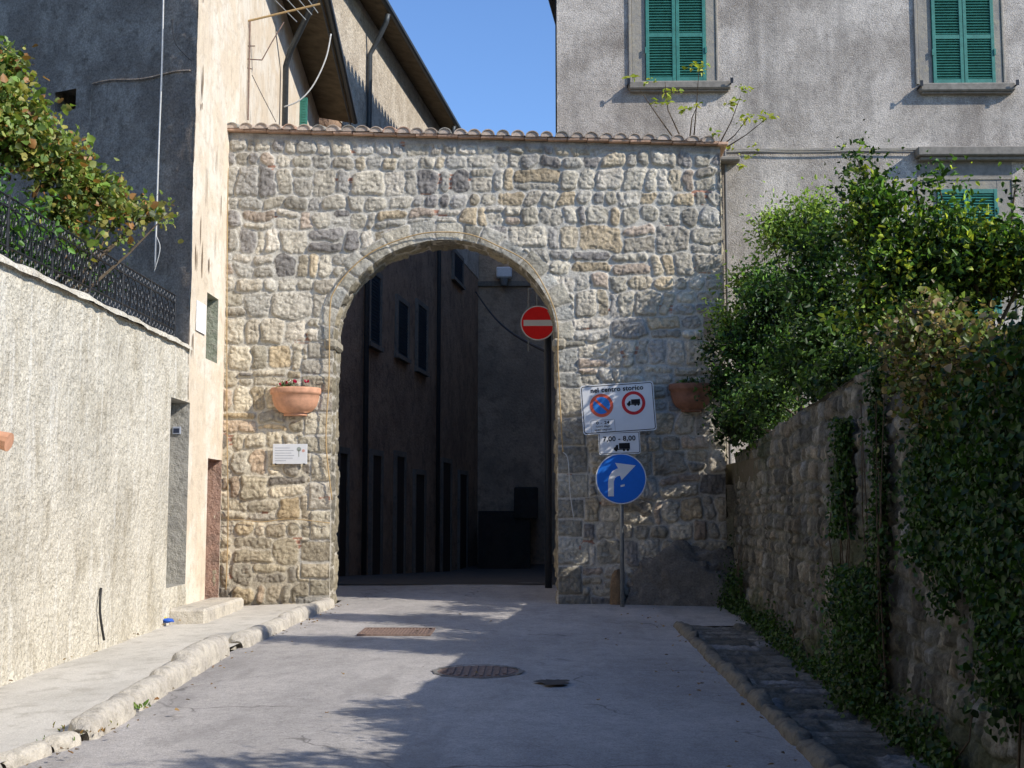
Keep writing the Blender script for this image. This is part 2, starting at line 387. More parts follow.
def m_asphalt():
    t = NT('worn asphalt')
    c = t.mix(t.ramp(t.noise(0.55, 6, 0.65, (1, 0.6, 1), 0.5), [(0.38, 0.0), (0.62, 1.0)]), (0.36, 0.34, 0.325), (0.49, 0.46, 0.435))
    n = t.noise(75, 4, 0.85)
    c = t.mul(c, t.ramp(n, [(0.34, 0.66), (0.5, 1.0), (0.66, 1.25)]))
    c = t.mul(c, t.ramp(t.noise(24, 4, 0.8), [(0.35, 0.86), (0.6, 1.07)]))
    c = t.mul(c, t.ramp(t.noise(5, 6, 0.7), [(0.3, 0.85), (0.7, 1.1)]))
    v = t.n('ShaderNodeTexVoronoi', feature='DISTANCE_TO_EDGE'); v.inputs['Scale'].default_value = 0.55
    mp = t.n('ShaderNodeMapping'); t.l(t.tc.outputs['Object'], mp.inputs[0])
    nn = t.n('ShaderNodeTexNoise'); nn.inputs['Scale'].default_value = 3
    t.l(mp.outputs[0], nn.inputs['Vector'])
    vm = t.n('ShaderNodeMix', data_type='RGBA', blend_type='ADD'); vm.inputs[0].default_value = 0.5
    t.l(mp.outputs[0], vm.inputs[6]); t.l(nn.outputs['Color'], vm.inputs[7]); t.l(vm.outputs[2], v.inputs['Vector'])
    cr = t.ramp(v.outputs['Distance'], [(0.0, 0.45), (0.010, 1.0)])
    c = t.mul(c, t.mix(t.ramp(t.noise(0.8, 3), [(0.5, 0.0), (0.6, 1.0)]), (1.0, 1.0, 1.0), cr))
    c = t.mix(t.ramp(t.noise(1.4, 5, 0.6, (1.6, 0.5, 1)), [(0.56, 0.0), (0.66, 0.45)]), c, (0.26, 0.245, 0.235))
    return t.fin(c, 0.92, t.bump(n, 0.6, 0.01))
M_ASPH = m_asphalt()
def sheet(name, x0f, x1f, y0, y1, zoff, mat, nx=40, step=0.1, seed=1, amp=0.012, prof=None, kind='structure'):
    Y = np.arange(y0, y1 + 1e-6, step); T = np.linspace(0, 1, nx)
    YY, TT = np.meshgrid(Y, T, indexing='ij')
    X0 = np.array([x0f(y) for y in Y])[:, None]; X1 = np.array([x1f(y) for y in Y])[:, None]
    XX = X0 * (1 - TT) + X1 * TT
    Z = np.array([gz(y) for y in Y])[:, None] + zoff + amp * 2 * fbm(XX * 0.9, YY * 0.9, seed, 4)
    if prof is not None: Z = Z + prof(XX, YY, TT)
    v = np.stack([XX, YY, Z], -1).reshape(-1, 3)
    o = mesh_obj(name, v, grid_faces(len(Y), nx)[:, ::-1], mat, smooth=True)
    return props(o, kind=kind)
KL = lambda y: float(np.interp(y, [-10, 5.5, 6.9, 7.8, 11.5, 15, 17, 40], [-3.2, -3.2, -2.97, -2.80, -2.95, -2.80, -2.72, -2.72]))
RW = lambda y: float(np.interp(y, [-10, 5.6, 7.7, 16.7, 40], [2.1, 2.17, 2.27, 2.62, 2.62]))   # foot of the right wall
sheet('road', lambda y: KL(y) + 0.02 - (1.6 if y > 17.5 else 0), lambda y: 1.56 if y < 14.3 else RW(y) + 0.1, -10, 22, 0.0, M_ASPH,
      nx=60, seed=3, prof=lambda X, Y, T: -0.03 * np.abs(T - 0.5) ** 2 * 4)
M_PAV = m_plaster('cement pavement', (0.66, 0.625, 0.56), (0.58, 0.55, 0.49), (0.44, 0.41, 0.355), 0.8, 5, 90, bs=0.5, bd=0.006, sp=(0.75, 1.15))
sheet('pavement', lambda y: -4.3, lambda y: KL(y) + 0.03, -10, YG, 0.012, M_PAV, nx=30, seed=9,
      prof=lambda X, Y, T: -0.06 * (1 - T))
# stone flagged path on the right (courses of worn slabs)
pal_path = [(0.20, 0.18, 0.15), (0.24, 0.22, 0.19), (0.16, 0.15, 0.13), (0.21, 0.20, 0.19), (0.13, 0.12, 0.10)]
rp = Rubble(1.4, 3.0, -4, 15, 31, (0.16, 0.36), (0.3, 0.9), 0.05, pal_path, 0.15, (0.10, 0.095, 0.08))
YY, XX = np.meshgrid(np.arange(-3, 14.3, 0.02), np.arange(1.66, 2.95, 0.02), indexing='ij')
h, c, m = rp.eval(XX, YY, 0.016, 0.03, 0.04)
wash = 0.035 * ((YY / 0.62) % 1.0)              # shallow steps climbing with the slope
Z = SL * YY - 0.055 + h * 0.9 + wash - 0.02 * (XX - 1.66)
props(mesh_obj('footpath', np.stack([XX, YY, Z], -1).reshape(-1, 3), grid_faces(*XX.shape)[:, ::-1], M_SHSTONE, smooth=True,
      col=(c * 1.35).reshape(-1, 3)), kind='structure')
M_GRAV = m_plaster('alley paving', (0.10, 0.09, 0.08), (0.08, 0.075, 0.07), (0.05, 0.05, 0.045), 2, 8, 30)
sheet('alley_paving', lambda y: -7, lambda y: 9, 20.0, 60, 0.006, M_GRAV, nx=20, step=0.5, seed=5)

# ------------------------------------------------------------------ GATEWAY
GX0 = onY(222, 400, YG).x - 0.06; GX1 = onY(722, 300, YG).x
TL = onY(228, 133, YG).z; TR = onY(720, 147, YG).z
xl = onY(331, 480, YG).x; xr = onY(558, 480, YG).x
cxa = (xl + xr) / 2; aw = (xr - xl) / 2; cza = onY(447, 341, YG).z; bh = onY(447, 240, YG).z - cza
GT = 0.52
pal_g = [(0.38, 0.355, 0.30), (0.42, 0.395, 0.34), (0.34, 0.32, 0.28), (0.46, 0.43, 0.37), (0.39, 0.345, 0.27), (0.36, 0.35, 0.325), (0.44, 0.41, 0.36),
         (0.40, 0.385, 0.35), (0.37, 0.34, 0.29), (0.42, 0.39, 0.33), (0.30, 0.29, 0.275), (0.45, 0.42, 0.36), (0.43, 0.36, 0.26), (0.37, 0.31, 0.26), (0.38, 0.36, 0.32),
         (0.23, 0.22, 0.215)]
pal_g = [(p_[0] * 1.55, p_[1] * 1.50, p_[2] * 1.41) for p_ in pal_g]
rg1 = Rubble(GX0, GX1, 0, 7, 5, (0.20, 0.37), (0.22, 0.54), 0.07, pal_g, 0.50, (0.58, 0.545, 0.475))
rq = random.Random(4)
qrows = [[], []]
for k in (0, 1):
    z = -0.4
    while z < cza: z += rq.uniform(0.2, 0.42); qrows[k].append(z)
    qrows[k][-1] = cza
    qrows[k] = np.array([-0.4] + qrows[k])
RING = 0.25
nv_ = 17
vang = np.sort(np.concatenate([[0], np.cumsum([rq.uniform(0.7, 1.3) for _ in range(nv_)])])); vang = vang / vang[-1] * PI
pal_v = np.array([(0.40, 0.37, 0.30), (0.44, 0.41, 0.34), (0.36, 0.34, 0.29), (0.42, 0.38, 0.30), (0.38, 0.37, 0.33)]) * 1.2
pal_q = np.array([(0.43, 0.37, 0.27), (0.40, 0.36, 0.29), (0.46, 0.41, 0.31), (0.36, 0.34, 0.30)]) * 1.3
def gate_h(x, z, front=True):
    h, c, m = rg1.eval(x, z, 0.009, 0.05, 0.06)
    # warm tint low on the left, grey elsewhere
    warm = sst(0.2, -3.2, x) * 0 + sst(-1.5, -3.6, x) * sst(5.2, 2.0, z)
    tint = np.stack([1 + 0.08 * warm, 1 + 0.02 * warm, 1 - 0.10 * warm], -1); c = c * tint
    if not front: return h, c
    # voussoirs
    ex = (x - cxa) / aw; ez = (z - cza) / bh; rr = np.sqrt(ex * ex + ez * ez); th = np.arctan2(ez, ex)
    wth = th + 0.05 * fbm(x * 4, z * 4, 61, 2)
    vi = np.clip(np.searchsorted(vang, wth) - 1, 0, nv_ - 1)
    t0 = vang[vi]; t1 = vang[vi + 1]; rad = (rr - 1) * aw
    hs = [_h(vi, vi * 0 + 3, 70 + k) for k in range(8)]
    ro = RING * (0.8 + 0.5 * hs[5])
    dth = np.minimum(wth - t0, t1 - wth) * rr * aw - 0.009; dr = ro - rad
    dv = np.minimum(dth, np.minimum(dr, rad + 0.05)) + 0.03 * fbm(x * 14, z * 14, 62, 3)
    hv, cv, mv = rg1.shade(x, z, dv, rad * 0, rad * 0, hs, 0.03, pal=pal_v, rug=0.35)
    hv = hv + 0.012
    inr = (z > cza) & (rad < ro + 0.012)
    h = np.where(inr, hv, h); c = np.where(inr[..., None], cv, c)
    for k, (e, sgn) in enumerate(((xl, -1), (xr, 1))):
        d = (x - e) * sgn; q = qrows[k]
        wz = z + 0.03 * fbm(x * 3, z * 3, 80 + k, 2)
        qi = np.clip(np.searchsorted(q, wz) - 1, 0, len(q) - 2)
        hs = [_h(qi, qi * 0 + k, 90 + j) for j in range(8)]
        wd = 0.26 + 0.2 * hs[5]
        dd = np.minimum(np.minimum(wz - q[qi], q[qi + 1] - wz) - 0.010, np.minimum(wd - d, d + 0.05)) + 0.016 * fbm(x * 14, z * 14, 83, 3)
        hq, cq, mq = rg1.shade(x, z, dd, d - wd / 2, d * 0, hs, 0.045, pal=pal_q if k == 0 else pal_v * 0.9, rug=0.8)
        inn = (z <= cza) & (d < wd + 0.012) & (d > -0.3)
        h = np.where(inn, hq, h); c = np.where(inn[..., None], cq, c)
    # rendered band under the coping
    top = TL + (x - GX0) / (GX1 - GX0) * (TR - TL)
    b = sst(0.12, 0.07, top - z - 0.03 * fbm(x * 3, z, 88, 3) * 2)
    h = h * (1 - b) + b * (0.035 + 0.012 * fbm(x * 8, z * 8, 87, 4)); bc = np.array([0.36, 0.34, 0.31]) * (1 + 0.5 * fbm(x * 4, z * 12, 89, 4))[..., None]
    c = c * (1 - b[..., None]) + bc * b[..., None]
    drip = sst(0.02, 0.25, fbm(x * 6, z * 0.5, 130, 3)) * sst(1.6, 0.1, top - z) * 0.28
    c = c * (1 - drip)[..., None]
    # darker toward the foot and on the lower right
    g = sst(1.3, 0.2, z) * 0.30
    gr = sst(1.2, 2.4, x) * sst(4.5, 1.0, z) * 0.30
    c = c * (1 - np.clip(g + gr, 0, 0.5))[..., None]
    # old bricks: scattered patches
    bp = (fbm(x * 2.2, z * 5, 101, 3) > 0.27) & (np.abs(((z / 0.065) % 1) - 0.5) < 0.36) & (m < 0.7)
    c = np.where((bp & ~inr)[..., None], np.array([0.42, 0.22, 0.15]) * (0.8 + 0.4 * _h(np.floor(z / 0.065), np.floor(x / 0.22), 5))[..., None], c)
    return h, c
gate = thing('stone_gateway', (cxa, YG + GT / 2, gz(YG)), 'old rubble stone gateway wall with a round arch and tiled top', 'gateway')
st = 0.0125
gx = np.arange(GX0, GX1 + st, st); gzv = np.arange(0.0, 1.0 + 1e-9, st / (TL + 0.1))
XX, TT = np.meshgrid(gx, gzv, indexing='ij')
top = TL + (XX - GX0) / (GX1 - GX0) * (TR - TL)
ZZ = -0.1 + TT * (top + 0.1)
def snap(X, Z):
    ex = (X - cxa) / aw; ez = (Z - cza) / bh; rr = np.sqrt(ex * ex + ez * ez)
    lo = Z <= cza
    ins = np.where(lo, (X > xl) & (X < xr), rr < 1)
    sx = np.where(lo, np.where(X < cxa, xl, xr), cxa + ex / np.maximum(rr, 1e-6) * aw)
    sz = np.where(lo, Z, cza + ez / np.maximum(rr, 1e-6) * bh)
    return ins, np.where(ins, sx, X), np.where(ins, sz, Z)
ins, SX, SZ = snap(XX, ZZ)
keep = ~(ins[:-1, :-1] & ins[1:, :-1] & ins[1:, 1:] & ins[:-1, 1:])
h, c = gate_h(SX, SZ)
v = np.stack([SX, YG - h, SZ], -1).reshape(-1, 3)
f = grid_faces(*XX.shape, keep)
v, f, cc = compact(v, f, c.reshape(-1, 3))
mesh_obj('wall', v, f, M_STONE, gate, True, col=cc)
# back face
bx = np.arange(GX0, GX1 + 0.04, 0.04); XX, TT = np.meshgrid(bx, np.linspace(0, 1, 160), indexing='ij')
XX = np.minimum(XX, GX1); ZZ = -0.4 + TT * (TL + (XX - GX0) / (GX1 - GX0) * (TR - TL) + 0.4)
ins, SX, SZ = snap(XX, ZZ); keep = ~(ins[:-1, :-1] & ins[1:, :-1] & ins[1:, 1:] & ins[:-1, 1:])
h, c = gate_h(SX, SZ, False)
v, f, cc = compact(np.stack([SX, YG + GT + h, SZ], -1).reshape(-1, 3), grid_faces(*XX.shape, keep)[:, ::-1], c.reshape(-1, 3))
mesh_obj('back_wall', v, f, M_STONE, gate, True, col=cc)
# soffit and jamb faces
bc = [(xl, z) for z in np.arange(-0.1, cza, 0.02)] + [(cxa - aw * math.cos(t), cza + bh * math.sin(t)) for t in np.linspace(0, PI, 200)] + \
     [(xr, z) for z in np.arange(cza, -0.1, -0.02)[1:]]
bc = np.array(bc); hb, _ = gate_h(bc[:, 0], bc[:, 1])
seg = np.concatenate([[0], np.cumsum(np.hypot(*np.diff(bc, axis=0).T))])
nrm = np.stack([cxa - bc[:, 0], np.where(bc[:, 1] > cza, (cza - bc[:, 1]) * (aw / bh) ** 2, 0)], -1); nrm /= np.linalg.norm(nrm, axis=1)[:, None]
D = np.linspace(0, 1, 46); SS, DD = np.meshgrid(seg, D, indexing='ij')
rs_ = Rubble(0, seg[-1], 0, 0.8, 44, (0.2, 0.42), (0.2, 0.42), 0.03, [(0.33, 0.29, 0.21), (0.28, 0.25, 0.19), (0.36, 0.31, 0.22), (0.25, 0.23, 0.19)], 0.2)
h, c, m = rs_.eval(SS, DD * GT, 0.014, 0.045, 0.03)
h = h + 0.05 * fbm(SS * 3, DD * 2, 45, 3); h = h * sst(0, 0.06, DD)
edge = sst(0.9, 1.0, DD) * 0.03 * fbm(SS * 8, DD * 0, 46, 3)
YYs = (YG - hb)[:, None] * (1 - DD) + (YG + GT) * DD
v = np.stack([bc[:, 0][:, None] + nrm[:, 0][:, None] * (h + edge), YYs, bc[:, 1][:, None] + nrm[:, 1][:, None] * (h + edge)], -1).reshape(-1, 3)
mesh_obj('arch_soffit', v, grid_faces(*SS.shape)[:, ::-1], M_STONE, gate, True, col=c.reshape(-1, 3))
# right end face
DDe, TTe = np.meshgrid(np.linspace(0, GT + 0.06, 40), np.linspace(-0.1, TR, 300), indexing='ij')
h, c, m = rs_.eval(TTe + 3, DDe, 0.014, 0.04, 0.03)
mesh_obj('end_face', np.stack([GX1 + h * sst(0, 0.06, DDe), YG - 0.03 + DDe, TTe], -1).reshape(-1, 3), grid_faces(*DDe.shape), M_STONE, gate, True, col=(c * 1.1).reshape(-1, 3))
# imposts
for e, sg in ((xl, 1), (xr, -1)):
    mb = MB(); mb.cur = (0.40, 0.36, 0.28); mb.box((e - sg * 0.12, YG - 0.06, cza - 0.11), (e + sg * 0.07, YG + GT * 0.9, cza + 0.03), bev=0.035); mb.build('impost', M_STONE, gate)
# brick course + tile coping
mb = MB(); rt_ = random.Random(9)
def topz(x): return TL + (x - GX0) / (GX1 - GX0) * (TR - TL)
x = GX0 + 0.02
while x < GX1 + 0.06:
    wd = rt_.uniform(0.26, 0.32); k = rt_.uniform(0.7, 1.1); mb.cur = (0.56 * k, 0.36 * k, 0.25 * k)
    mb.box((x, YG - 0.12 + rt_.uniform(-0.01, 0.01), topz(x) - 0.005), (min(x + wd - 0.006, GX1 + 0.1), YG + GT + 0.1, topz(x) + 0.035), bev=0.006); x += wd
mb.build('brick_course', M_TILE, gate)
mb = MB(); x = GX0 + 0.14; n = 10
TILEX = []
while x < GX1 + 0.02:
    k = rt_.uniform(0.8, 1.15); q = rt_.random()
    base = (0.44, 0.36, 0.29) if q < 0.6 else ((0.46, 0.30, 0.22) if q < 0.85 else (0.33, 0.31, 0.27))
    mb.cur = tuple(b * k for b in base)
    r0, r1 = 0.092 * rt_.uniform(0.92, 1.06), 0.065; z0 = topz(x) + 0.034 + rt_.uniform(-0.006, 0.006); a = rt_.uniform(-0.03, 0.03)
    vs = []; ny = 3
    for j in range(ny):
        t = j / (ny - 1); yy = YG - 0.15 + t * (GT + 0.28); zc = z0 + 0.09 * (1 - abs(t - 0.5) * 2)
        for rr_ in (r0, r0 - 0.014):
            for i in range(n + 1):
                th = PI * i / n; vs.append((x + a * t + math.cos(th) * rr_ * 1.02, yy, zc + math.sin(th) * rr_ * 0.9))
    fs = []; W = 2 * (n + 1)
    for j in range(ny - 1):
        for i in range(n):
            fs.append((j * W + i + 1, j * W + i, (j + 1) * W + i, (j + 1) * W + i + 1))
            b = j * W + n + 1; fs.append((b + i, b + i + 1, b + W + i + 1, b + W + i))
    for i in range(n): fs.append((i, i + 1, n + 1 + i + 1, n + 1 + i))
    mb.add(vs, fs)
    # mortar plug filling most of the tile end
    mb.cur = (0.52 * k, 0.42 * k, 0.34 * k)
    mb.add([(x + math.cos(PI * i / n) * (r0 - 0.012), YG - 0.135, z0 + math.sin(PI * i / n) * (r0 - 0.012) * 0.9) for i in range(n + 1)], [tuple(range(n + 1))[::-1]])
    TILEX.append(x); x += rt_.uniform(0.185, 0.215)
mb.build('tile_coping', M_TILE, gate, smooth=False)
mb = MB(); mb.cur = (0.36, 0.33, 0.29)
mb.add([(GX0, YG - 0.10, topz(GX0) + 0.05), (GX1, YG - 0.10, topz(GX1) + 0.05), (GX1, YG + GT / 2, topz(GX1) + 0.14), (GX0, YG + GT / 2, topz(GX0) + 0.14),
        (GX1, YG + GT + 0.05, topz(GX1) + 0.05), (GX0, YG + GT + 0.05, topz(GX0) + 0.05)], [(0, 1, 2, 3), (3, 2, 4, 5)])
mb.build('mortar_bed', M_TILE, gate)

# rough boulder at the foot of the gate, right of the sign post
def boulder(name, c, r, seed, colr, label, cat, n=40, amp=0.3, group=None):
    th, ph = np.meshgrid(np.linspace(0, 2 * PI, n, endpoint=False), np.linspace(-0.25 * PI, PI / 2 - 0.02, n // 2), indexing='ij')
    dx, dy, dz = np.cos(ph) * np.cos(th), np.cos(ph) * np.sin(th), np.sin(ph)
    def sq(a, p): return np.sign(a) * np.abs(a) ** p
    dx, dy, dz = sq(dx, 0.7), sq(dy, 0.7), sq(dz, 0.75)
    k = 1 + amp * (fbm(dx * 2 + 5, dy * 2 + dz * 1.7, seed, 4) + fbm(dz * 3 + 5, dy * 2 - dx * 1.7, seed + 2, 4))
    v = np.stack([c[0] + dx * r[0] * k, c[1] + dy * r[1] * k, c[2] + dz * r[2] * k], -1)
    v = np.concatenate([v, v[:1]], 0).reshape(-1, 3)
    f = grid_faces(n + 1, n // 2)
    cl = np.array(colr)[None] * (1 + 0.6 * fbm(v[:, 0] * 4, v[:, 2] * 4 + v[:, 1] * 3, seed + 3, 4))[:, None]
    o = mesh_obj(name, v, f, M_SHSTONE, None, True, col=cl)
    return props(o, label, cat, group)
bl = onY(628, 600, YG - 0.1); br = onY(728, 600, YG - 0.1)
boulder('rock', ((bl.x + br.x) / 2 + 0.05, YG + 0.02, 0.2), (0.74, 0.20, 0.80), 3, (0.20, 0.185, 0.165), 'dark bulging bedrock at the foot of the gateway behind the sign post', 'rock', 110, 0.55)
p = onG(614, 598)
boulder('guard_stone', (p.x - 0.02, YG - 0.08, 0.2), (0.09, 0.09, 0.5), 8, (0.22, 0.15, 0.09), 'narrow brown upright stone against the gateway beside the sign post', 'stone', 32, 0.3)

# ------------------------------------------------------------------ LEFT: garden wall, house 1
XW = onY(222, 480, YG).x + 0.0           # plane of the left walls
def onW(px, py): return onX(px, py, XW)
def wall_sheet(name, mat, parent, y0, y1, zb, zt, holes, X=XW, step=0.03, seed=1, amp=0.03, loc=None, topf=None):
    ys_ = set(np.round(np.arange(y0, y1, step), 4).tolist() + [y1]); zs_ = set(np.round(np.arange(zb, zt, step), 4).tolist() + [zt])
    for hh in holes: ys_ |= {hh[0], hh[1]}; zs_ |= {hh[2], hh[3]}
    Yv = np.array(sorted(ys_)); Zv = np.array(sorted(zs_)); YY, ZZ = np.meshgrid(Yv, Zv, indexing='ij')
    keep = np.ones((len(Yv) - 1, len(Zv) - 1), bool); ym = (Yv[1:] + Yv[:-1]) / 2; zm = (Zv[1:] + Zv[:-1]) / 2
    for hh in holes: keep &= ~(((ym > hh[0]) & (ym < hh[1]))[:, None] & ((zm > hh[2]) & (zm < hh[3]))[None])
    h = amp * (1.6 * fbm(YY * 1.1, ZZ * 1.1, seed, 4) + 0.45 * fbm(YY * 7, ZZ * 5, seed + 3, 4) + 0.25 * fbm(YY * 22, ZZ * 16, seed + 5, 3))
    for hh in holes:      # calm the surface right at the hole edges
        d = np.maximum(np.maximum(hh[0] - YY, YY - hh[1]), np.maximum(hh[2] - ZZ, ZZ - hh[3]))
        h = h * sst(0.0, 0.12, d)
    v = np.stack([X + h, YY, ZZ], -1).reshape(-1, 3); f = grid_faces(*YY.shape, keep)
    v, f, _ = compact(v, f, v)
    return mesh_obj(name, v, f, mat, parent, True, col=np.ones_like(v), loc=loc)
def recess(mb, hh, depth, X=XW, jamb=None):
    y0, y1, z0, z1 = hh; a, b = X, X - depth
    mb.add([(a, y1, z0), (a, y1, z1), (b, y1, z1), (b, y1, z0)], [(0, 1, 2, 3)])      # far jamb (seen)
    mb.add([(a, y0, z0), (a, y0, z1), (b, y0, z1), (b, y0, z0)], [(3, 2, 1, 0)])
    mb.add([(a, y0, z1), (a, y1, z1), (b, y1, z1), (b, y0, z1)], [(3, 2, 1, 0)])
    mb.add([(a, y0, z0), (a, y1, z0), (b, y1, z0), (b, y0, z0)], [(0, 1, 2, 3)])
    mb.add([(b, y0, z0), (b, y1, z0), (b, y1, z1), (b, y0, z1)], [(0, 1, 2, 3)])
YC = onW(193, 200).y                     # house corner
ZT = 3.46
niche = (onW(171, 400).y, onW(190, 400).y, onW(190, 583).z, onW(171, 397).z)
niche = (niche[0], min(niche[1], YC + 0.3), niche[2], niche[3])
gw = thing('garden_wall', (XW - 0.2, 9, 0.1), 'tall rough cream rendered garden wall with rounded coping, left of the street', 'wall')
wall_sheet('wall', M_GARD, gw, 1.0, YC, -0.15, ZT, [niche], seed=21, amp=0.045)
mb = MB(); recess(mb, niche, 0.24); mb.build('niche', M_SILLR if False else m_plaster('rough grey niche', (0.44, 0.42, 0.37), (0.36, 0.345, 0.31), (0.26, 0.25, 0.22), 3, 12, 50, bs=0.8, bd=0.02), gw)
# coping: rounded strip
u = np.linspace(1.0, YC, 500); t = np.linspace(-0.5 * PI, PI * 0.5, 9)
UU, TH = np.meshgrid(u, t, indexing='ij')
jog = 1 + 0.5 * fbm(UU * 4, TH, 33, 3)
v = np.stack([XW - 0.14 + np.cos(TH + PI / 2 * 0) * 0 + 0.19 * np.sin(-TH) * -1 * jog, UU, ZT - 0.02 + 0.10 * np.cos(TH) * jog + 0.03 * fbm(UU * 2, TH * 0, 35, 3)], -1)
mesh_obj('coping', v.reshape(-1, 3), grid_faces(*UU.shape)[:, ::-1], M_GARD, gw, True, col=np.ones((v.size // 3, 3)))
mb = MB(); mb.box((XW - 0.33, 1.0, -0.1), (XW - 0.30, YC, ZT)); mb.build('back_face', M_GARD, gw)

# house 1
win1 = (onW(207, 300).y, onW(218, 320).y, onW(218, 364).z, onW(207, 292).z)
door = (onW(207, 500).y, onW(222, 500).y, 0.0, onW(207, 458).z)
DX = -0.0744
hs1 = thing('plastered_house', (XW - 3, 22, gz(20)), 'tall cream and dark grey house with deep brown eave behind the vine', 'house')
y_s = YG + 0.02
door = (door[0], y_s - 0.06, door[2], door[3])
wall_sheet('side_wall', M_CREAM, hs1, YC, YG + GT, -0.1, 10.7, [win1, door, (YC, niche[1], niche[2], niche[3])], seed=51, amp=0.02, step=0.035)
mb = MB(); ZE1 = 10.75
def w1x(y): return XW + DX * (y - YG) if y > YG else XW
YE1 = 28.6
# receding wall above the gate
mb.add([(w1x(YG + 0.03) - 0.004, YG + 0.03, -0.4), (w1x(YE1), YE1, -1.0), (w1x(YE1), YE1, ZE1), (w1x(YG + 0.03) - 0.004, YG + 0.03, ZE1)], [(0, 1, 2, 3)])
mb.add([(w1x(YE1), YE1, -1.0), (w1x(YE1) - 8, YE1, -1), (w1x(YE1) - 8, YE1, ZE1), (w1x(YE1), YE1, ZE1)], [(0, 1, 2, 3)])
mb.build('rear_side_wall', M_CREAM, hs1)
mb = MB(); recess(mb, win1, 0.22); mb.build('window_recess', m_plaster('mossy recess', (0.36, 0.37, 0.29), (0.30, 0.32, 0.24), (0.42, 0.40, 0.33), 3, 12, 40, bs=0.7, bd=0.02), hs1)
mb = MB(); recess(mb, door, 0.32); o = mb.build('doorway', m_plaster('reddish stone jamb', (0.50, 0.33, 0.25), (0.38, 0.26, 0.20), (0.26, 0.19, 0.15), 4, 8, 40, bs=0.9, bd=0.02), hs1)
# grey end wall
FD = Vector((-0.906, 0.423, 0)).normalized(); FN = Vector((-0.423, -0.906, 0)).normalized()
cor = Vector((XW, YC, 0))
ns, nz = 220, 260
Sg, Zg = np.meshgrid(np.linspace(0, 9, ns), np.linspace(2.83, 10.75, nz), indexing='ij')
hh = 0.022 * (1.6 * fbm(Sg * 1.2, Zg * 1.2, 71, 4) + 0.8 * fbm(Sg * 7, Zg * 7, 72, 4))
edge = sst(0.0, 0.10, Sg)
hh = hh * edge; px_ = cor.x + FD.x * Sg + FN.x * hh; py_ = cor.y + FD.y * Sg + FN.y * hh
wob = (1 - edge) * 0.05 * fbm(Zg * 3, Sg * 0, 73, 4)
v = np.stack([px_ + wob, py_, Zg], -1)
# small square vent: remove cells
sq0 = onP(55, 112, cor, FN); sq1 = onP(75, 88, cor, FN)
s0 = (sq1 - cor).dot(FD); s1 = (sq0 - cor).dot(FD); zz0, zz1 = sq0.z, sq1.z
sv = np.linspace(0, 9, ns); zv = np.linspace(2.83, 10.75, nz)
keep = ~((((sv[1:] + sv[:-1]) / 2 > s0) & ((sv[1:] + sv[:-1]) / 2 < s1))[:, None] & (((zv[1:] + zv[:-1]) / 2 > zz0) & ((zv[1:] + zv[:-1]) / 2 < zz1))[None])
v, f, _ = compact(v.reshape(-1, 3), grid_faces(ns, nz, keep)[:, ::-1], v.reshape(-1, 3))
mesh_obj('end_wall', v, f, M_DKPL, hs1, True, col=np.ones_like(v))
mb = MB()
Mx = Matrix(((FD.x, -FN.x, 0, cor.x), (FD.y, -FN.y, 0, cor.y), (0, 0, 1, 0), (0, 0, 0, 1)))
d_ = 0.05
a0, a1, b0, b1 = s0 - d_, s1 + d_, zz0 - d_, zz1 + d_
for q in ([(a0, .5, b0), (a1, .5, b0), (a1, .5, b1), (a0, .5, b1)], [(a0, .01, b0), (a0, .5, b0), (a0, .5, b1), (a0, .01, b1)], [(a1, .01, b0), (a1, .5, b0), (a1, .5, b1), (a1, .01, b1)],
          [(a0, .01, b0), (a1, .01, b0), (a1, .5, b0), (a0, .5, b0)], [(a0, .01, b1), (a1, .01, b1), (a1, .5, b1), (a0, .5, b1)]):
    mb.add([Mx @ Vector(p) for p in q], [(0, 1, 2, 3)])
mb.build('vent_recess', M_DKPL, hs1)
# eave 1 with gutter, downpipe
OV = 0.80
mb = MB(); y0 = YC - 0.7
def e1(y, off, z): return (w1x(y) + off, y, z)
SOFZ = 0.10
for (oa, za, ob, zb_) in ((0, ZE1, OV, ZE1 - 0.14), (0, ZE1 + 0.14, OV, ZE1 - 0.04)):
    pass
pts = []
for y in (y0, YG, YE1 + 0.02):
    pts += [e1(y, -0.3, ZE1 + 0.01), e1(y, OV, ZE1 - 0.18), e1(y, OV, ZE1 - 0.10), e1(y, -4.5, ZE1 + 1.6)]
mb.add(pts, [(0, 1, 5, 4), (4, 5, 9, 8), (2, 3, 7, 6), (6, 7, 11, 10), (1, 2, 6, 5), (5, 6, 10, 9), (0, 3, 2, 1), (8, 9, 10, 11)])
mb.build('roof', M_SOFF, hs1)
mb = MB(); mb.tube([e1(y, OV + 0.05, ZE1 - 0.14) for y in (y0, YG, YE1)], 0.075, 10)
mb.tube([e1(y, OV - 0.05, ZE1 - 0.24) for y in (y0, YG, YE1)], 0.02, 6)
mb.build('gutter', M_ZINC, hs1)
def w1p(px, off):   # Y on the receding wall plane offset by off seen at column px
    d = ray(px, 60); k = d.x / d.y
    return (XW + off - DX * YG) / (k - DX)
yp = w1p(286, 0.1); 
mb = MB(); mb.tube([e1(yp - 1.1, OV + 0.04, ZE1 - 0.2), e1(yp - 1.0, OV - 0.02, ZE1 - 0.35), e1(yp - 0.2, 0.2, ZE1 - 1.1), e1(yp, 0.1, ZE1 - 1.3), e1(yp, 0.1, 0)], 0.055, 10)
mb.build('downpipe', M_ZINC, hs1, smooth=True)
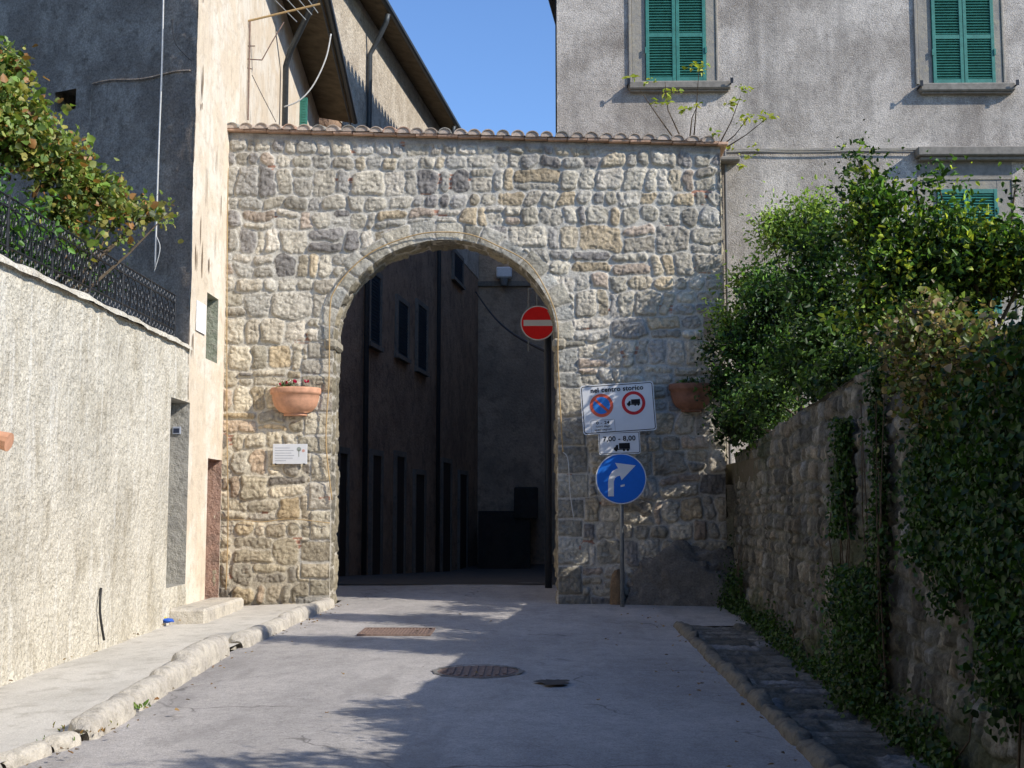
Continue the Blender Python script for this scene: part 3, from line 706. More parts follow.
for (px, pa, pb) in ((303, 98, 130),):
    y = w1p(px, 0.05); zt = onY(px, pa, y).z; mb = MB()
    mb.box((w1x(y) + 0.01, y - 0.03, zt - 1.7), (w1x(y) + 0.16, y + 0.01, zt))
    for k in range(30): mb.box((w1x(y) + 0.05, y - 0.04, zt - 0.08 - k * 0.055), (w1x(y) + 0.13, y - 0.03, zt - 0.05 - k * 0.055))
    mb.build('shutter', M_SHUT, hs1)

# flaky plaster edge strip along the corner
rgf = random.Random(3); M_SCAR = m_simple('plaster scar', (0.24, 0.17, 0.11), 0.95, 0, 0.3)
for k in range(13):
    mb = MB()
    z = rgf.uniform(3.4, 8.6); y = YC + rgf.uniform(0.05, 1.4); hh_ = rgf.uniform(0.05, 0.32); ww = rgf.uniform(0.01, 0.03)
    n_ = 7; ring = [(XW + 0.013, y + math.cos(2 * PI * i / n_) * ww * rgf.uniform(0.4, 1.3), z + math.sin(2 * PI * i / n_) * hh_ * rgf.uniform(0.5, 1.1)) for i in range(n_)]
    mb.add(ring, [tuple(range(n_))]); mb.build('plaster_scar', M_SCAR, hs1)

# doorstep, plaque in niche
stp = thing('doorstep', (XW + 0.3, 15, gz(15)), 'worn stone doorstep block at the foot of the cream house wall', 'step')
mb = MB(); ya, yb = onX(176, 600, XW).y, onX(205, 600, XW).y
mb.cur = (0.40, 0.37, 0.30)
mb.box((XW - 0.02, ya - 0.25, 0.05), (XW + 0.42, yb + 0.35, gz(15) + 0.13), bev=0.03); mb.build('block', M_KERB, stp)

# ------------------------------------------------------------------ railing
rail = thing('iron_railing', (XW - 0.14, 12, ZT + 0.06), 'black ornate wrought iron railing on top of the cream garden wall', 'railing')
mbf, mbo = MB(), MB(); XR = XW - 0.14; zb = ZT + 0.10; zt = ZT + 0.62
y0r, y1r = 5.0, YC - 0.15
for z in (zb, zb + 0.10, zt - 0.09, zt): mbf.tube([(XR, y0r, z), (XR, y1r, z)], 0.009, 6)
y = y1r; k = 0
posts = []
while y > y0r:
    if k % 4 == 0: mbf.tube([(XR, y, ZT - 0.02), (XR, y, zt + 0.02)], 0.013, 6)
    yc = y - 0.12; H = zt - 0.09 - (zb + 0.10)
    # pointed arch of bars with inner scrolls
    for sg in (-1, 1):
        mbo.tube([(XR, yc + sg * 0.10, zb + 0.10), (XR, yc + sg * 0.10, zb + 0.10 + H * 0.6), (XR, yc + sg * 0.075, zb + 0.10 + H * 0.85), (XR, yc, zt - 0.09)], 0.0075, 5)
        for (zc, rr_) in ((zb + 0.10 + H * 0.3, 0.045), (zb + 0.10 + H * 0.62, 0.036)):
            mbo.tube([(XR + 0.004 * sg, yc + sg * 0.05 + math.cos(a) * rr_ * (1 - a / 14), zc + math.sin(a) * rr_ * 1.5 * (1 - a / 14)) for a in np.linspace(0, 7, 13)], 0.0055, 4)
        mbo.tube([(XR, yc + sg * 0.06 + math.cos(a) * 0.038, zt - 0.045 + math.sin(a) * 0.036) for a in np.linspace(0, 2 * PI, 9)], 0.005, 4)
        mbo.tube([(XR, yc + sg * 0.06 + math.cos(a) * 0.042, zb + 0.05 + math.sin(a) * 0.04) for a in np.linspace(0, 2 * PI, 9)], 0.005, 4)
    mbo.tube([(XR, yc, zb + 0.10), (XR, yc, zt - 0.15)], 0.006, 5)
    for q in range(5):
        mbo.tube([(XR, yc - 0.02, zb + 0.14 + q * 0.07), (XR + 0.008, yc, zb + 0.16 + q * 0.07), (XR, yc + 0.02, zb + 0.14 + q * 0.07)], 0.005, 4)
    y -= 0.24; k += 1
mbf.build('rail', M_IRON, rail); mbo.build('scrollwork', M_IRON, rail)

# ------------------------------------------------------------------ leaves
def leaves(name, P, Nn, T, size, wid, colr, mat, parent=None, fold=0.18, curl=0.15):
    """P base points, Nn normals, T leaf directions"""
    P = np.asarray(P); n = len(P)
    T = T / (np.linalg.norm(T, axis=1)[:, None] + 1e-9)
    Nn = Nn - T * np.sum(Nn * T, 1)[:, None]; Nn = Nn / (np.linalg.norm(Nn, axis=1)[:, None] + 1e-9)
    B = np.cross(Nn, T); L = size[:, None]; W = (size * wid)[:, None]
    def pt(a, b, c): return P + T * L * a + B * W * b + Nn * L * c
    V = np.stack([pt(0, 0, 0), pt(0.30, 1, fold), pt(0.72, 0.72, fold * 0.6 - curl * 0.3), pt(1, 0, -curl), pt(0.72, -0.72, fold * 0.6 - curl * 0.3), pt(0.30, -1, fold)], 1).reshape(-1, 3)
    b = np.arange(n)[:, None] * 6
    f = np.concatenate([b + np.array([[0, 1, 2, 3]]), b + np.array([[0, 3, 4, 5]])], 0)
    return mesh_obj(name, V, f, mat, parent, False, col=np.repeat(colr, 6, 0))
def cloud(rng, blobs, n, per=26, spread=0.10, shell=0.55):
    """clumped points in a set of ellipsoids -> positions, outward dirs, cluster id"""
    vol = np.array([b[3] * b[4] * b[5] * (b[6] if len(b) > 6 else 1) for b in blobs]) ** 0.8; vol /= vol.sum()
    nc = max(1, n // per); bi = rng.choice(len(blobs), nc, p=vol); B = np.array([b[:6] for b in blobs])[bi]
    d = rng.normal(size=(nc, 3)); d /= np.linalg.norm(d, axis=1)[:, None]
    r = 1 - (1 - shell) * rng.random(nc) ** 0.8 * 1.2
    r = r * (0.86 + 0.3 * rng.random(nc))
    cc_ = B[:, :3] + d * r[:, None] * B[:, 3:6]
    k = np.repeat(np.arange(nc), per); P = cc_[k] + rng.normal(size=(nc * per, 3)) * spread * (0.5 + rng.random(nc))[k][:, None]
    return P, d[k], k, nc, r
def foliage(name, parent, blobs, n, size, wid, pal, seed, per=26, spread=0.10, shell=0.55, up=0.5, lit=None, fold=0.18, jitter=0.25, outb=0.7):
    rng = np.random.default_rng(seed); P, d, k, nc, rr_ = cloud(rng, blobs, n, per, spread, shell)
    N_ = len(P); T = rng.normal(size=(N_, 3)) * 0.8 + d * outb + np.array([0, 0, 0.1]); Nn = rng.normal(size=(N_, 3)) * 0.7 + np.array([0, 0, up]) + d * 0.3
    pal = np.array(pal); ci = rng.integers(0, len(pal), nc); bright = (0.9 + 0.85 * rng.random(nc)) * (0.35 + 0.65 * sst(0.55, 0.98, rr_)) * (0.85 + 0.3 * d[::per, 2])  # inner clumps darker, tops lighter: light and shade painted into leaf colour
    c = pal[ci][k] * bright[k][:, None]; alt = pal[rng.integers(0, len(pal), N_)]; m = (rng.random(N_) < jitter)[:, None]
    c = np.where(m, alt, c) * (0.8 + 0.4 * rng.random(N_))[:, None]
    sz = size * (0.4 + 1.0 * rng.random(N_) ** 1.3) * (0.8 + 0.4 * rng.random(nc))[k]
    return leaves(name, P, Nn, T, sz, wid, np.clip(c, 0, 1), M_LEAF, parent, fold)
def branchy(mb, base, tips, r0=0.03, rng=None, mat=None):
    rng = rng or random
    for t in tips:
        b = Vector(base) + Vector((rng.uniform(-.08, .08), rng.uniform(-.08, .08), 0)); t = Vector(t); L = (t - b).length
        pts = [b + (t - b) * s + Vector((rng.uniform(-1, 1), rng.uniform(-1, 1), rng.uniform(-.5, .5))) * L * 0.06 * math.sin(PI * s) for s in (0, .25, .5, .75, 1)]
        mb.tube(pts, [r0, r0 * .8, r0 * .6, r0 * .4, r0 * .15], 6)

# garden ground behind left wall
mb = MB(); mb.box((XW - 9, 0.0, 2.6), (XW - 0.33, YC + 0.2, 2.8)); props(mb.build('garden_terrace', M_EARTH), kind='structure')
# grape vine
vine = thing('grapevine', (XW - 0.8, 12.5, 2.8), 'sprawling grapevine with green and rusty autumn leaves trailing over the iron railing', 'vine')
def blob(px, py, Y, rx, ry, rz, w_=1): p = onY(px, py, Y); return (p.x, p.y, p.z, rx, ry, rz, w_)
vb = [blob(-30, 110, 11.0, .55, .5, .50), blob(12, 130, 11.2, .42, .5, .40), blob(50, 160, 11.8, .36, .5, .34), blob(88, 188, 12.2, .30, .5, .24), blob(120, 208, 12.6, .26, .4, .17), blob(145, 214, 12.8, .18, .2, .10, 1.5), blob(168, 213, 12.9, .08, .1, .06, 1.2), blob(75, 245, 11.9, .14, .2, .08, .6), blob(125, 238, 12.5, .12, .2, .06, .6),
      blob(140, 218, 12.9, .16, .2, .09, 0.6), blob(155, 212, 12.9, .10, .15, .06, .5), blob(5, 70, 11.2, .22, .3, .22), blob(60, 215, 12, .35, .4, .16), blob(100, 232, 12.3, .2, .3, .07, .6)]
pal_vine = [(0.22, 0.31, 0.06), (0.30, 0.38, 0.09), (0.18, 0.28, 0.05), (0.40, 0.44, 0.14), (0.36, 0.33, 0.10), (0.40, 0.20, 0.07), (0.14, 0.23, 0.05), (0.33, 0.43, 0.17), (0.44, 0.40, 0.10)]
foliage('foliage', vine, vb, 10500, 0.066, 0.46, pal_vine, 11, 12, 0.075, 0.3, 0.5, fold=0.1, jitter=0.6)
mb = MB(); rv = random.Random(2); base = (XW - 0.9, 11.5, 2.8)
branchy(mb, base, [b[:3] for b in vb], 0.03, rv); mb.build('branch', M_BARK, vine)
shr = thing('garden_shrub', (XW - 0.7, 10.5, 2.8), 'low bright green shrub growing behind the black iron railing', 'shrub')
foliage('foliage', shr, [blob(20, 240, 11.0, .3, .8, .4), blob(60, 262, 12.0, .3, .7, .35), blob(90, 280, 12.8, .25, .5, .25), blob(-30, 220, 10, .3, .9, .5)], 1800, 0.07, 0.32,
        [(0.10, 0.25, 0.04), (0.16, 0.34, 0.06), (0.07, 0.17, 0.03)], 12, 16, 0.09, 0.3)
mb = MB(); branchy(mb, (XW - 0.7, 11, 2.8), [tuple(onY(20, 240, 11)), tuple(onY(60, 262, 12.0)), tuple(onY(90, 280, 12.8))], 0.02, rv); mb.build('stem', M_BARK, shr)

# ------------------------------------------------------------------ RIGHT: retaining wall
rwall = thing('retaining_wall', (2.4, 9, 0.1), 'shaded rubble stone retaining wall with ivy and weeds, right of the street', 'wall')
ZR = lambda y: np.interp(y, [0, 7.4, 7.7, 9, 12, YG], [2.15, 2.42, 2.56, 2.52, 2.42, 2.25])
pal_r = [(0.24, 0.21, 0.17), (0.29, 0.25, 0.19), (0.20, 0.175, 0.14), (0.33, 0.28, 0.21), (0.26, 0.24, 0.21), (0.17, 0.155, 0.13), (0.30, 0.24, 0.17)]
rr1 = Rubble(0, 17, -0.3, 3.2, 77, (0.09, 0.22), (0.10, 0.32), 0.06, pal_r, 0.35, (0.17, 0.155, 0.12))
YY, TT = np.meshgrid(np.arange(0.5, YG + 0.05, 0.016), np.linspace(0, 1, 170), indexing='ij')
tp = ZR(YY) + 0.03 * fbm(YY * 3, YY * 0, 78, 3) * 2
ZZ = -0.15 + TT * (tp + 0.15)
h, c, m = rr1.eval(YY, ZZ, 0.010, 0.05, 0.02)
h = h * 1.1 + 0.10 * fbm(YY * 1.1, ZZ * 1.1, 79, 4) + 0.06 * fbm(YY * 6, ZZ * 3.5, 80, 4)
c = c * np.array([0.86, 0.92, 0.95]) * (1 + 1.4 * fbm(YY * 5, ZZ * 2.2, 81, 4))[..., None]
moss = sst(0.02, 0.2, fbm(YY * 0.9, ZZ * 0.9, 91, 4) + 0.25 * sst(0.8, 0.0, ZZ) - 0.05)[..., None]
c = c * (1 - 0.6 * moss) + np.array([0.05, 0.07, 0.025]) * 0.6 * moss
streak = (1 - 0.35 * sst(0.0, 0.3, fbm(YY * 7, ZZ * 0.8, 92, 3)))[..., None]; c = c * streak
xb = np.interp(YY, [-10, 5.6, 7.7, 16.7, 40], [2.1, 2.17, 2.27, 2.62, 2.62]) + 0.10 * (ZZ / 2.4)
v = np.stack([xb - h, YY, ZZ], -1).reshape(-1, 3)
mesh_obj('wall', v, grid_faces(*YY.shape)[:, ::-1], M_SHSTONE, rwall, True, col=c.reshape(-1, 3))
uy = np.arange(0.5, YG + 0.05, 0.04); tt = np.linspace(0, 1, 10); UU, TW = np.meshgrid(uy, tt, indexing='ij')
xt = np.interp(UU, [-10, 5.6, 7.7, 16.7], [2.1, 2.17, 2.27, 2.62]) + 0.10
zt_ = ZR(UU) + 0.03 * fbm(UU * 3, UU * 0, 78, 3) * 2
v = np.stack([xt - 0.03 + TW * 0.4, UU, zt_ + 0.03 * np.sin(TW * PI) + 0.03 * fbm(UU * 4, TW * 3, 95, 3)], -1)
mesh_obj('wall_top', v.reshape(-1, 3), grid_faces(*UU.shape)[:, ::-1], M_SHSTONE, rwall, True, col=np.tile([[0.22, 0.2, 0.16]], (v.size // 3, 1)))
mb = MB(); mb.box((2.62, -2, 1.85), (14, 17.5, 2.12)); props(mb.build('upper_garden', M_EARTH), kind='structure')

# ------------------------------------------------------------------ right house
YF = 17.6
rh = thing('grey_house', (6, YF + 4, gz(18)), 'tall house with grey roughcast front and teal louvred shutters, right of the gateway', 'house')
XC = onY(557, 110, YF).x; ZE = 10.6; dA = 0.123
mb = MB()
mb.prism([(XC, YF), (13.5, YF), (13.5, YF + 9), (XC + dA * 9, YF + 9)], -0.5, ZE); mb.build('wall', M_FAC, rh)
mb = MB(); o_ = 0.42
def re(y, off, z): return (XC + dA * (y - YF) + off, y, z)
y1 = YF + 9.0
mb.add([re(YF - 0.02, 0.3, ZE - 0.02), re(y1, 0.3, ZE - 0.02), re(y1, -o_, ZE - 0.22), re(YF - 0.02, -o_, ZE - 0.22),
        re(YF - 0.02, -o_, ZE - 0.10), re(y1, -o_, ZE - 0.10), re(y1, 6, ZE + 2), re(YF - 0.02, 6, ZE + 2)],
       [(0, 1, 2, 3), (3, 2, 5, 4), (4, 5, 6, 7), (0, 3, 4, 7), (1, 6, 5, 2)])
mb.box((XC - 0.2, YF - 0.5, ZE + 0.01), (14, YF + 0.1, ZE + 0.1))
mb.build('roof', m_simple('dark eave', (0.045, 0.03, 0.025), 0.9), rh)
mb = MB(); mb.tube([re(YF - 0.1, -o_ - 0.03, ZE - 0.2), re(y1, -o_ - 0.03, ZE - 0.2)], 0.07, 8); 
mb.tube([re(YF + 0.3, -0.035, ZE - 0.3), re(YF + 0.3, -0.035, 6.4)], 0.02, 6)
mb.build('gutter', m_simple('dark gutter', (0.02, 0.022, 0.025), 0.5), rh)
def shutters(x0, x1, z0, z1, y, wn):
    xm = (x0 + x1) / 2; zmid = z0 + (z1 - z0) * 0.40
    for a, b in ((x0, xm - 0.004), (xm + 0.004, x1)):
        s_ = 0.048; mb = MB()
        mb.box((a, y - 0.035, z0), (a + s_, y, z1), bev=0.003); mb.box((b - s_, y - 0.035, z0), (b, y, z1), bev=0.003)
        for zc in (z0, zmid, z1 - 0.06): mb.box((a + s_, y - 0.032, zc), (b - s_, y - 0.002, zc + 0.06))
        for za, zb2 in ((z0 + 0.06, zmid), (zmid + 0.06, z1 - 0.06)):
            n = int((zb2 - za) / 0.040)
            for k in range(n):
                zc = za + (k + 0.5) * (zb2 - za) / n
                M = Matrix.Translation((0, y - 0.016, zc)) @ Matrix.Rotation(R(38), 4, 'X')
                mb.box((a + s_, -0.018, -0.004), (b - s_, 0.018, 0.004), M)
        mb.box((a + s_, y + 0.0, z0), (b - s_, y + 0.004, z1))
        hx = x0 if a == x0 else x1
        for hz in (0.25, 0.8): mb.box((hx - 0.012, y - 0.048, z0 + hz * (z1 - z0)), (hx + 0.012, y - 0.034, z0 + hz * (z1 - z0) + 0.09))
        mb.build('shutter', M_SHUT, wn)
def house_window(pxs, top_px, pysill, sill, cornice=None, label=None, hw=1.66):
    (f0, s0, s1, f1) = pxs
    X = [onY(p, pysill, YF).x for p in (f0, s0, s1, f1)]; zs = onY(s0, pysill - 3, YF).z
    zt = zs + hw if top_px is None else onY(s0, top_px, YF).z
    zt0 = zt
    mb = MB()
    mb.box((X[0], YF - 0.018, zs), (X[1] - 0.004, YF + 0.02, zt + 0.14), bev=0.006); mb.box((X[2] + 0.004, YF - 0.018, zs), (X[3], YF + 0.02, zt + 0.14), bev=0.006)
    mb.box((X[1] - 0.003, YF - 0.016, zt + 0.003), (X[2] + 0.003, YF + 0.02, zt + 0.14))
    mb.box((X[0] - 0.045, YF - 0.032, zs), (X[0] - 0.003, YF + 0.02, zt + 0.18), bev=0.006); mb.box((X[3] + 0.003, YF - 0.032, zs), (X[3] + 0.035, YF + 0.02, zt + 0.18), bev=0.006)
    mb.box((X[0] - 0.04, YF - 0.030, zt + 0.143), (X[3] + 0.03, YF + 0.02, zt + 0.18))
    wn = mb.build('window', M_TRIM, rh)
    if label: wn['label'] = label
    shutters(X[1], X[2], zs + 0.01, zt, YF - 0.012, wn)
    if sill:
        sx = [onY(p, pysill, YF).x for p in sill]; mb = MB()
        mb.box((sx[0], YF - 0.12, zs - 0.125), (sx[1], YF + 0.02, zs - 0.004), bev=0.02); mb.box((sx[0] + 0.03, YF - 0.08, zs - 0.15), (sx[1] - 0.03, YF + 0.02, zs - 0.126), bev=0.008)
        mb.build('sill', M_SILL, wn)
        for x in (sx[0] - 0.01, sx[1] - 0.01):
            mb = MB(); mb.tube([(x, YF + 0.02, zs - 0.06), (x, YF - 0.15, zs - 0.06), (x + 0.02, YF - 0.17, zs - 0.03)], 0.012, 6); mb.box((x - 0.012, YF - 0.18, zs - 0.07), (x + 0.03, YF - 0.17, zs + 0.01)); mb.build('shutter_catch', M_IRON, wn)
    if cornice:
        a, b, pt_, pb_ = cornice
        x0, x1 = onY(a, pt_, YF).x, onY(b, pt_, YF).x; z1, z0 = onY(a, pt_, YF).z, onY(a, pb_, YF).z
        mb = MB(); mb.box((x0, YF - 0.19, z0 + 0.045), (x1, YF + 0.02, z1), bev=0.015); mb.box((x0 + 0.05, YF - 0.13, z0 - 0.005), (x1 - 0.05, YF + 0.02, z0 + 0.044), bev=0.01)
        mb.box((X[0] - 0.02, YF - 0.02, zt + 0.182), (X[3] + 0.02, YF + 0.02, z0 - 0.006))
        mb.build('cornice', M_SILL, wn)
house_window((632, 646, 706, 716), None, 86, (628, 730), label='teal shuttered window nearest the gateway tiles')
house_window((919, 933, 995, 1003), None, 88, (918, 1013), label='teal shuttered window at the upper right')
house_window((924, 941, 1001, 1016), 190, 318, None, (914, 1034, 150, 162), 'half hidden teal shuttered window below a stone cornice')
# string course cable + conduit
mb = MB(); zc = onY(800, 152, YF).z
mb.box((GX1 + 0.25, YF - 0.028, zc + 0.01), (13, YF + 0.01, zc + 0.05), bev=0.005)
pts = [(2.6 + k * 0.5, YF - 0.045 - 0.0 * k, zc - 0.01 + 0.012 * math.sin(k * 1.9)) for k in range(20)]
mb.tube(pts, 0.012, 6); mb.build('string_course', M_TRIM, rh)
mb = MB(); xq = onY(727, 300, YF).x
mb.tube([(xq, YF - 0.04, 2), (xq, YF - 0.04, onY(727, 152, YF).z)], 0.022, 8); mb.build('conduit', m_simple('grey conduit', (0.2, 0.19, 0.18), 0.7), rh)
mb = MB(); e = onY(730, 160, YF); mb.box((e.x - 0.3, YF - 0.22, e.z - 0.07), (e.x + 0.12, YF, e.z + 0.0), bev=0.02); mb.build('ledge', M_SILL, rh)

# ------------------------------------------------------------------ alley houses
# tall house seen above the gate and through the arch
K2 = 1.2; A2 = 0.115; Y2 = 28.9; X2 = -4.92
def p2x(y): return X2 + A2 * (y - Y2)
h2 = thing('alley_house', (-8, 38, -0.5), 'tall old house with sunlit upper wall and deep eave, seen over and through the arch', 'house')
Y2E = 51; ZE2 = 14.85
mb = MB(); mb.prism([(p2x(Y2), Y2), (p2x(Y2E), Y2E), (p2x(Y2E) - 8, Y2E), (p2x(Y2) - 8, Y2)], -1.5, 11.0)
mb.build('wall', m_plaster('mottled alley plaster shade tone', (0.42, 0.28, 0.185), (0.30, 0.20, 0.135), (0.15, 0.10, 0.07), 0.7, 3, 14, bs=0.7, bd=0.04), h2)  # lower part of one wall, alley shade put into its dark colour
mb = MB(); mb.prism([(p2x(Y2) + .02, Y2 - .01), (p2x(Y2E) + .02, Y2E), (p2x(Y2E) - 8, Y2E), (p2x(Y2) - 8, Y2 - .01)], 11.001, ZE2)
mb.build('upper_wall', m_plaster('alley plaster sunlit tone', (0.62, 0.55, 0.45), (0.50, 0.43, 0.34), (0.32, 0.27, 0.21), 1.2, 4, 18, bs=0.7, bd=0.03, sp=(0.65, 1.2)), h2)  # same wall higher up, lighter copy for its sunlit part
mb = MB(); OV2 = 0.66
def q2(y, o, z): return (p2x(y) + o, y, z)
a, b = Y2 - 0.6, Y2E
mb.add([q2(a, -0.3, ZE2 + .01), q2(b, -0.3, ZE2 + .01), q2(b, OV2, ZE2 - .2), q2(a, OV2, ZE2 - .2), q2(a, OV2, ZE2 - .1), q2(b, OV2, ZE2 - .1), q2(b, -6, ZE2 + 2), q2(a, -6, ZE2 + 2)],
       [(0, 3, 2, 1), (3, 4, 5, 2), (4, 7, 6, 5), (0, 7, 4, 3), (1, 2, 5, 6)])
mb.build('roof', M_SOFF, h2)
mb = MB(); mb.tube([q2(a, OV2 + .05, ZE2 - .13), q2(b, OV2 + .05, ZE2 - .13)], 0.085, 10); mb.build('gutter', M_ZINC, h2)
def y2(px, off=0.0):
    d = ray(px, 300); k = d.x / d.y; return (X2 - A2 * Y2 + off) / (k - A2)
for i, px in enumerate((367, 439)):
    y = y2(px, 0.12); mb = MB()
    mb.tube([q2(y - 0.3, OV2, ZE2 - .25), q2(y - 0.25, OV2 - .05, ZE2 - .45), q2(y - 0.05, 0.3, ZE2 - 0.95), q2(y, 0.12, ZE2 - 1.25), q2(y, 0.12, -1)], 0.07, 8)
    mb.build('downpipe', M_ZINC, h2, smooth=True)
def w2(pa, pb, ya, yb, name, mat, door=False):
    Ya, Yb = y2(pa), y2(pb); za = onY(pa, ya, Ya).z; z0 = onY(pa, yb, Ya).z if not door else gz(Ya) - 0.2
    mb = MB(); d = 0.05
    mb.box((0, 0, z0), (d, Yb - Ya, za), Matrix.Translation((p2x(Ya) + 0.002, Ya, 0)) @ Matrix.Rotation(-math.atan(A2), 4, 'Z'))
    wn = mb.build(name, M_DOOR if door else mat, h2)
    fr = MB(); M = Matrix.Translation((p2x(Ya) + 0.002, Ya, 0)) @ Matrix.Rotation(-math.atan(A2), 4, 'Z'); L = Yb - Ya
    fr.box((0, -0.16, z0), (0.09, -0.001, za + 0.16), M); fr.box((0, L + 0.001, z0), (0.09, L + 0.16, za + 0.16), M); fr.box((0, 0, za + 0.001), (0.088, L, za + 0.155), M)
    if not door:
        fr.box((0, -0.2, z0 - 0.12), (0.14, L + 0.2, z0 - 0.002), M)
        sh = MB(); n = int((za - z0) / 0.09)
        for k in range(n): sh.box((0.052, 0.06, z0 + 0.03 + k * 0.09), (0.075, L - 0.06, z0 + 0.075 + k * 0.09), M)
        sh.build('shutter', mat, wn)
    fr.build('frame', m_plaster('alley trim', (0.20, 0.18, 0.15), (0.16, 0.14, 0.12), (0.1, 0.09, 0.08)) if w2.m is None else w2.m, wn)
w2.m = m_plaster('alley trim', (0.25, 0.215, 0.175), (0.20, 0.17, 0.14), (0.13, 0.11, 0.09))
M_DOOR = m_plaster('old door wood', (0.06, 0.04, 0.028), (0.04, 0.03, 0.022), (0.025, 0.02, 0.018), 2, 6, 20, (8, 8, 0.5))
for (pa, pb, ya, yb) in ((368, 378, 272, 342), (396, 406, 300, 354), (416, 425, 304, 368), (452, 461, 252, 277)): w2(pa, pb, ya, yb, 'window', M_SHUTD)
for (pa, pb, ya) in ((339, 347, 453), (372, 381, 455), (396, 404, 456), (415, 424, 474), (442, 450, 462), (459, 466, 474)): w2(pa, pb, ya, 580, 'door', M_BLACK, True)

# house closing the alley
h3 = thing('end_house', (4, 54, -0.6), 'grey plain house wall closing the far end of the dark alley', 'house')
mb = MB(); mb.prism([(p2x(51) - 3, 51.02), (12, 51.02), (12, 58), (p2x(51) - 3, 58)], -1.5, 15.0)
mb.build('wall', m_plaster('end wall plaster', (0.52, 0.38, 0.265), (0.36, 0.27, 0.195), (0.23, 0.175, 0.13), 0.35, 2, 10, bs=0.5, bd=0.04), h3)
mb = MB(); a = onY(478, 284, 51); mb.box((a.x, 50.9, a.z - 0.1), (12, 51.01, a.z + 0.1)); mb.build('string_course', w2.m, h3)
lp = onY(504, 273, 50.6)
lm = thing('wall_lamp', (lp.x, 50.8, lp.z), 'small white lamp box high on the wall closing the alley', 'lamp')
mb = MB(); mb.box((lp.x - 0.32, 50.5, lp.z - 0.2), (lp.x + 0.32, 50.9, lp.z + 0.25), bev=0.05); mb.build('housing', m_simple('lamp white', (0.8, 0.8, 0.8), 0.5), lm)
mb = MB(); mb.tube([(lp.x, 50.7, lp.z - 0.2), (lp.x, 50.7, lp.z - 0.5)], [0.2, 0.12], 10); mb.build('bulb', M_GALV, lm)
# low wall with planting at the alley end
mb = MB()
ra = onY(522, 511, 47); rb_ = onY(478, 580, 47)
mb.box((rb_.x, 47, -1.2), (ra.x + 0.3, 50.8, ra.z)); mb.box((ra.x - 0.3, 46.9, ra.z - 0.3), (ra.x + 0.6, 50.8, ra.z + 0.9), bev=0.05)
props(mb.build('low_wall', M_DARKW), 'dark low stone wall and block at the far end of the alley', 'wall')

# tall house on the right of the alley (its eave shades the alley)
h4 = thing('shaded_house', (6, 38, -0.5), 'tall plain house on the right side of the alley behind the grey house', 'house')
def p4x(y): return 2.55 + 0.115 * (y - Y2)
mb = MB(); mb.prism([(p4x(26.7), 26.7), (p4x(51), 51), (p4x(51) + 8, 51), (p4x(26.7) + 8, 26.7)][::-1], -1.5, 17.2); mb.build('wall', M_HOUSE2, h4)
mb = MB(); mb.prism([(p4x(26.7) - .6, 26.7), (p4x(51) - .6, 51), (p4x(51) + 8, 51), (p4x(26.7) + 8, 26.7)][::-1], 17.2, 17.35); mb.build('roof', M_SOFF, h4)
mb = MB(); y = 26.8
while y < 50:
    mb.cur = (0.4, 0.26, 0.18); mb.tube([(p4x(y) - 0.72, y, 17.36), (p4x(y) + 7.9, y, 17.5)], 0.13, 8); y += 0.36
mb.build('roof_tiles', M_TILE, h4)
mb = MB(); mb.prism([(GX1 * 0 + XC + 0.2, 26.6), (p4x(26.65), 26.65), (p4x(26.65), 26.7), (XC + 0.2, 26.69)], 0, 0.01)

# alley cable with bracket
mb = MB(); a = onY(476, 292, 46); b = onY(547, 352, 25)
mb.tube([a + (b - a) * t + Vector((0, 0, -0.9 * math.sin(PI * t))) * 0.35 for t in np.linspace(0, 1, 14)], 0.03, 6); 
props(mb.build('overhead_cable', M_CABK), 'dark cable slung across the alley inside the arch', 'cable')

# ------------------------------------------------------------------ no entry sign behind arch
YN = 19.3
nc = onY(538, 323, YN)
ne = thing('no_entry_sign', (nc.x + 0.12, YN + 0.05, gz(YN)), 'round red no entry sign with a white bar behind the right side of the arch', 'road sign')
def disc(mb, c, r, y, t=0.004, n=48, M=None):
    vs = [(c[0] + math.cos(2 * PI * i / n) * r, y, c[1] + math.sin(2 * PI * i / n) * r) for i in range(n)]
    vs2 = [(a_, y + t, b_) for a_, _, b_ in vs]
    if M is not None: vs = [M @ Vector(p) for p in vs]; vs2 = [M @ Vector(p) for p in vs2]
    mb.add(vs + vs2, [tuple(range(n)), tuple(range(n, 2 * n))[::-1]] + [(i, n + i, n + (i + 1) % n, (i + 1) % n) for i in range(n)])
def poly(mb, pts, y, t=0.002, M=None):
    n = len(pts); vs = [(a_, y, b_) for a_, b_ in pts] + [(a_, y + t, b_) for a_, b_ in pts]
    if M is not None: vs = [M @ Vector(p) for p in vs]
    mb.add(vs, [tuple(range(n)), tuple(range(n, 2 * n))[::-1]] + [(i, n + i, n + (i + 1) % n, (i + 1) % n) for i in range(n)])
rn = 17.8 / F * YN
mb = MB(); disc(mb, (nc.x, nc.z), rn, YN, 0.02); dsc = mb.build('disc', M_SIGNBK, ne)
mb = MB(); disc(mb, (nc.x, nc.z), rn * 0.995, YN - 0.003, 0.0025); mb.build('border', M_WHITE, dsc)
mb = MB(); disc(mb, (nc.x, nc.z), rn * 0.93, YN - 0.006, 0.0025); mb.build('red_field', M_RED, dsc)
mb = MB(); mb.box((nc.x - rn * 0.82, YN - 0.010, nc.z - rn * 0.17), (nc.x + rn * 0.86, YN - 0.0072, nc.z + rn * 0.17)); mb.build('white_bar', M_WHITE, dsc)
xp = onY(548, 400, YN + 0.09).x
mb = MB(); mb.tube([(xp, YN + 0.1, gz(YN) - 0.05), (xp, YN + 0.1, nc.z + 0.15)], 0.055, 12); mb.build('pole', m_simple('dark blue grey pole', (0.03, 0.035, 0.045), 0.5), ne, smooth=True)
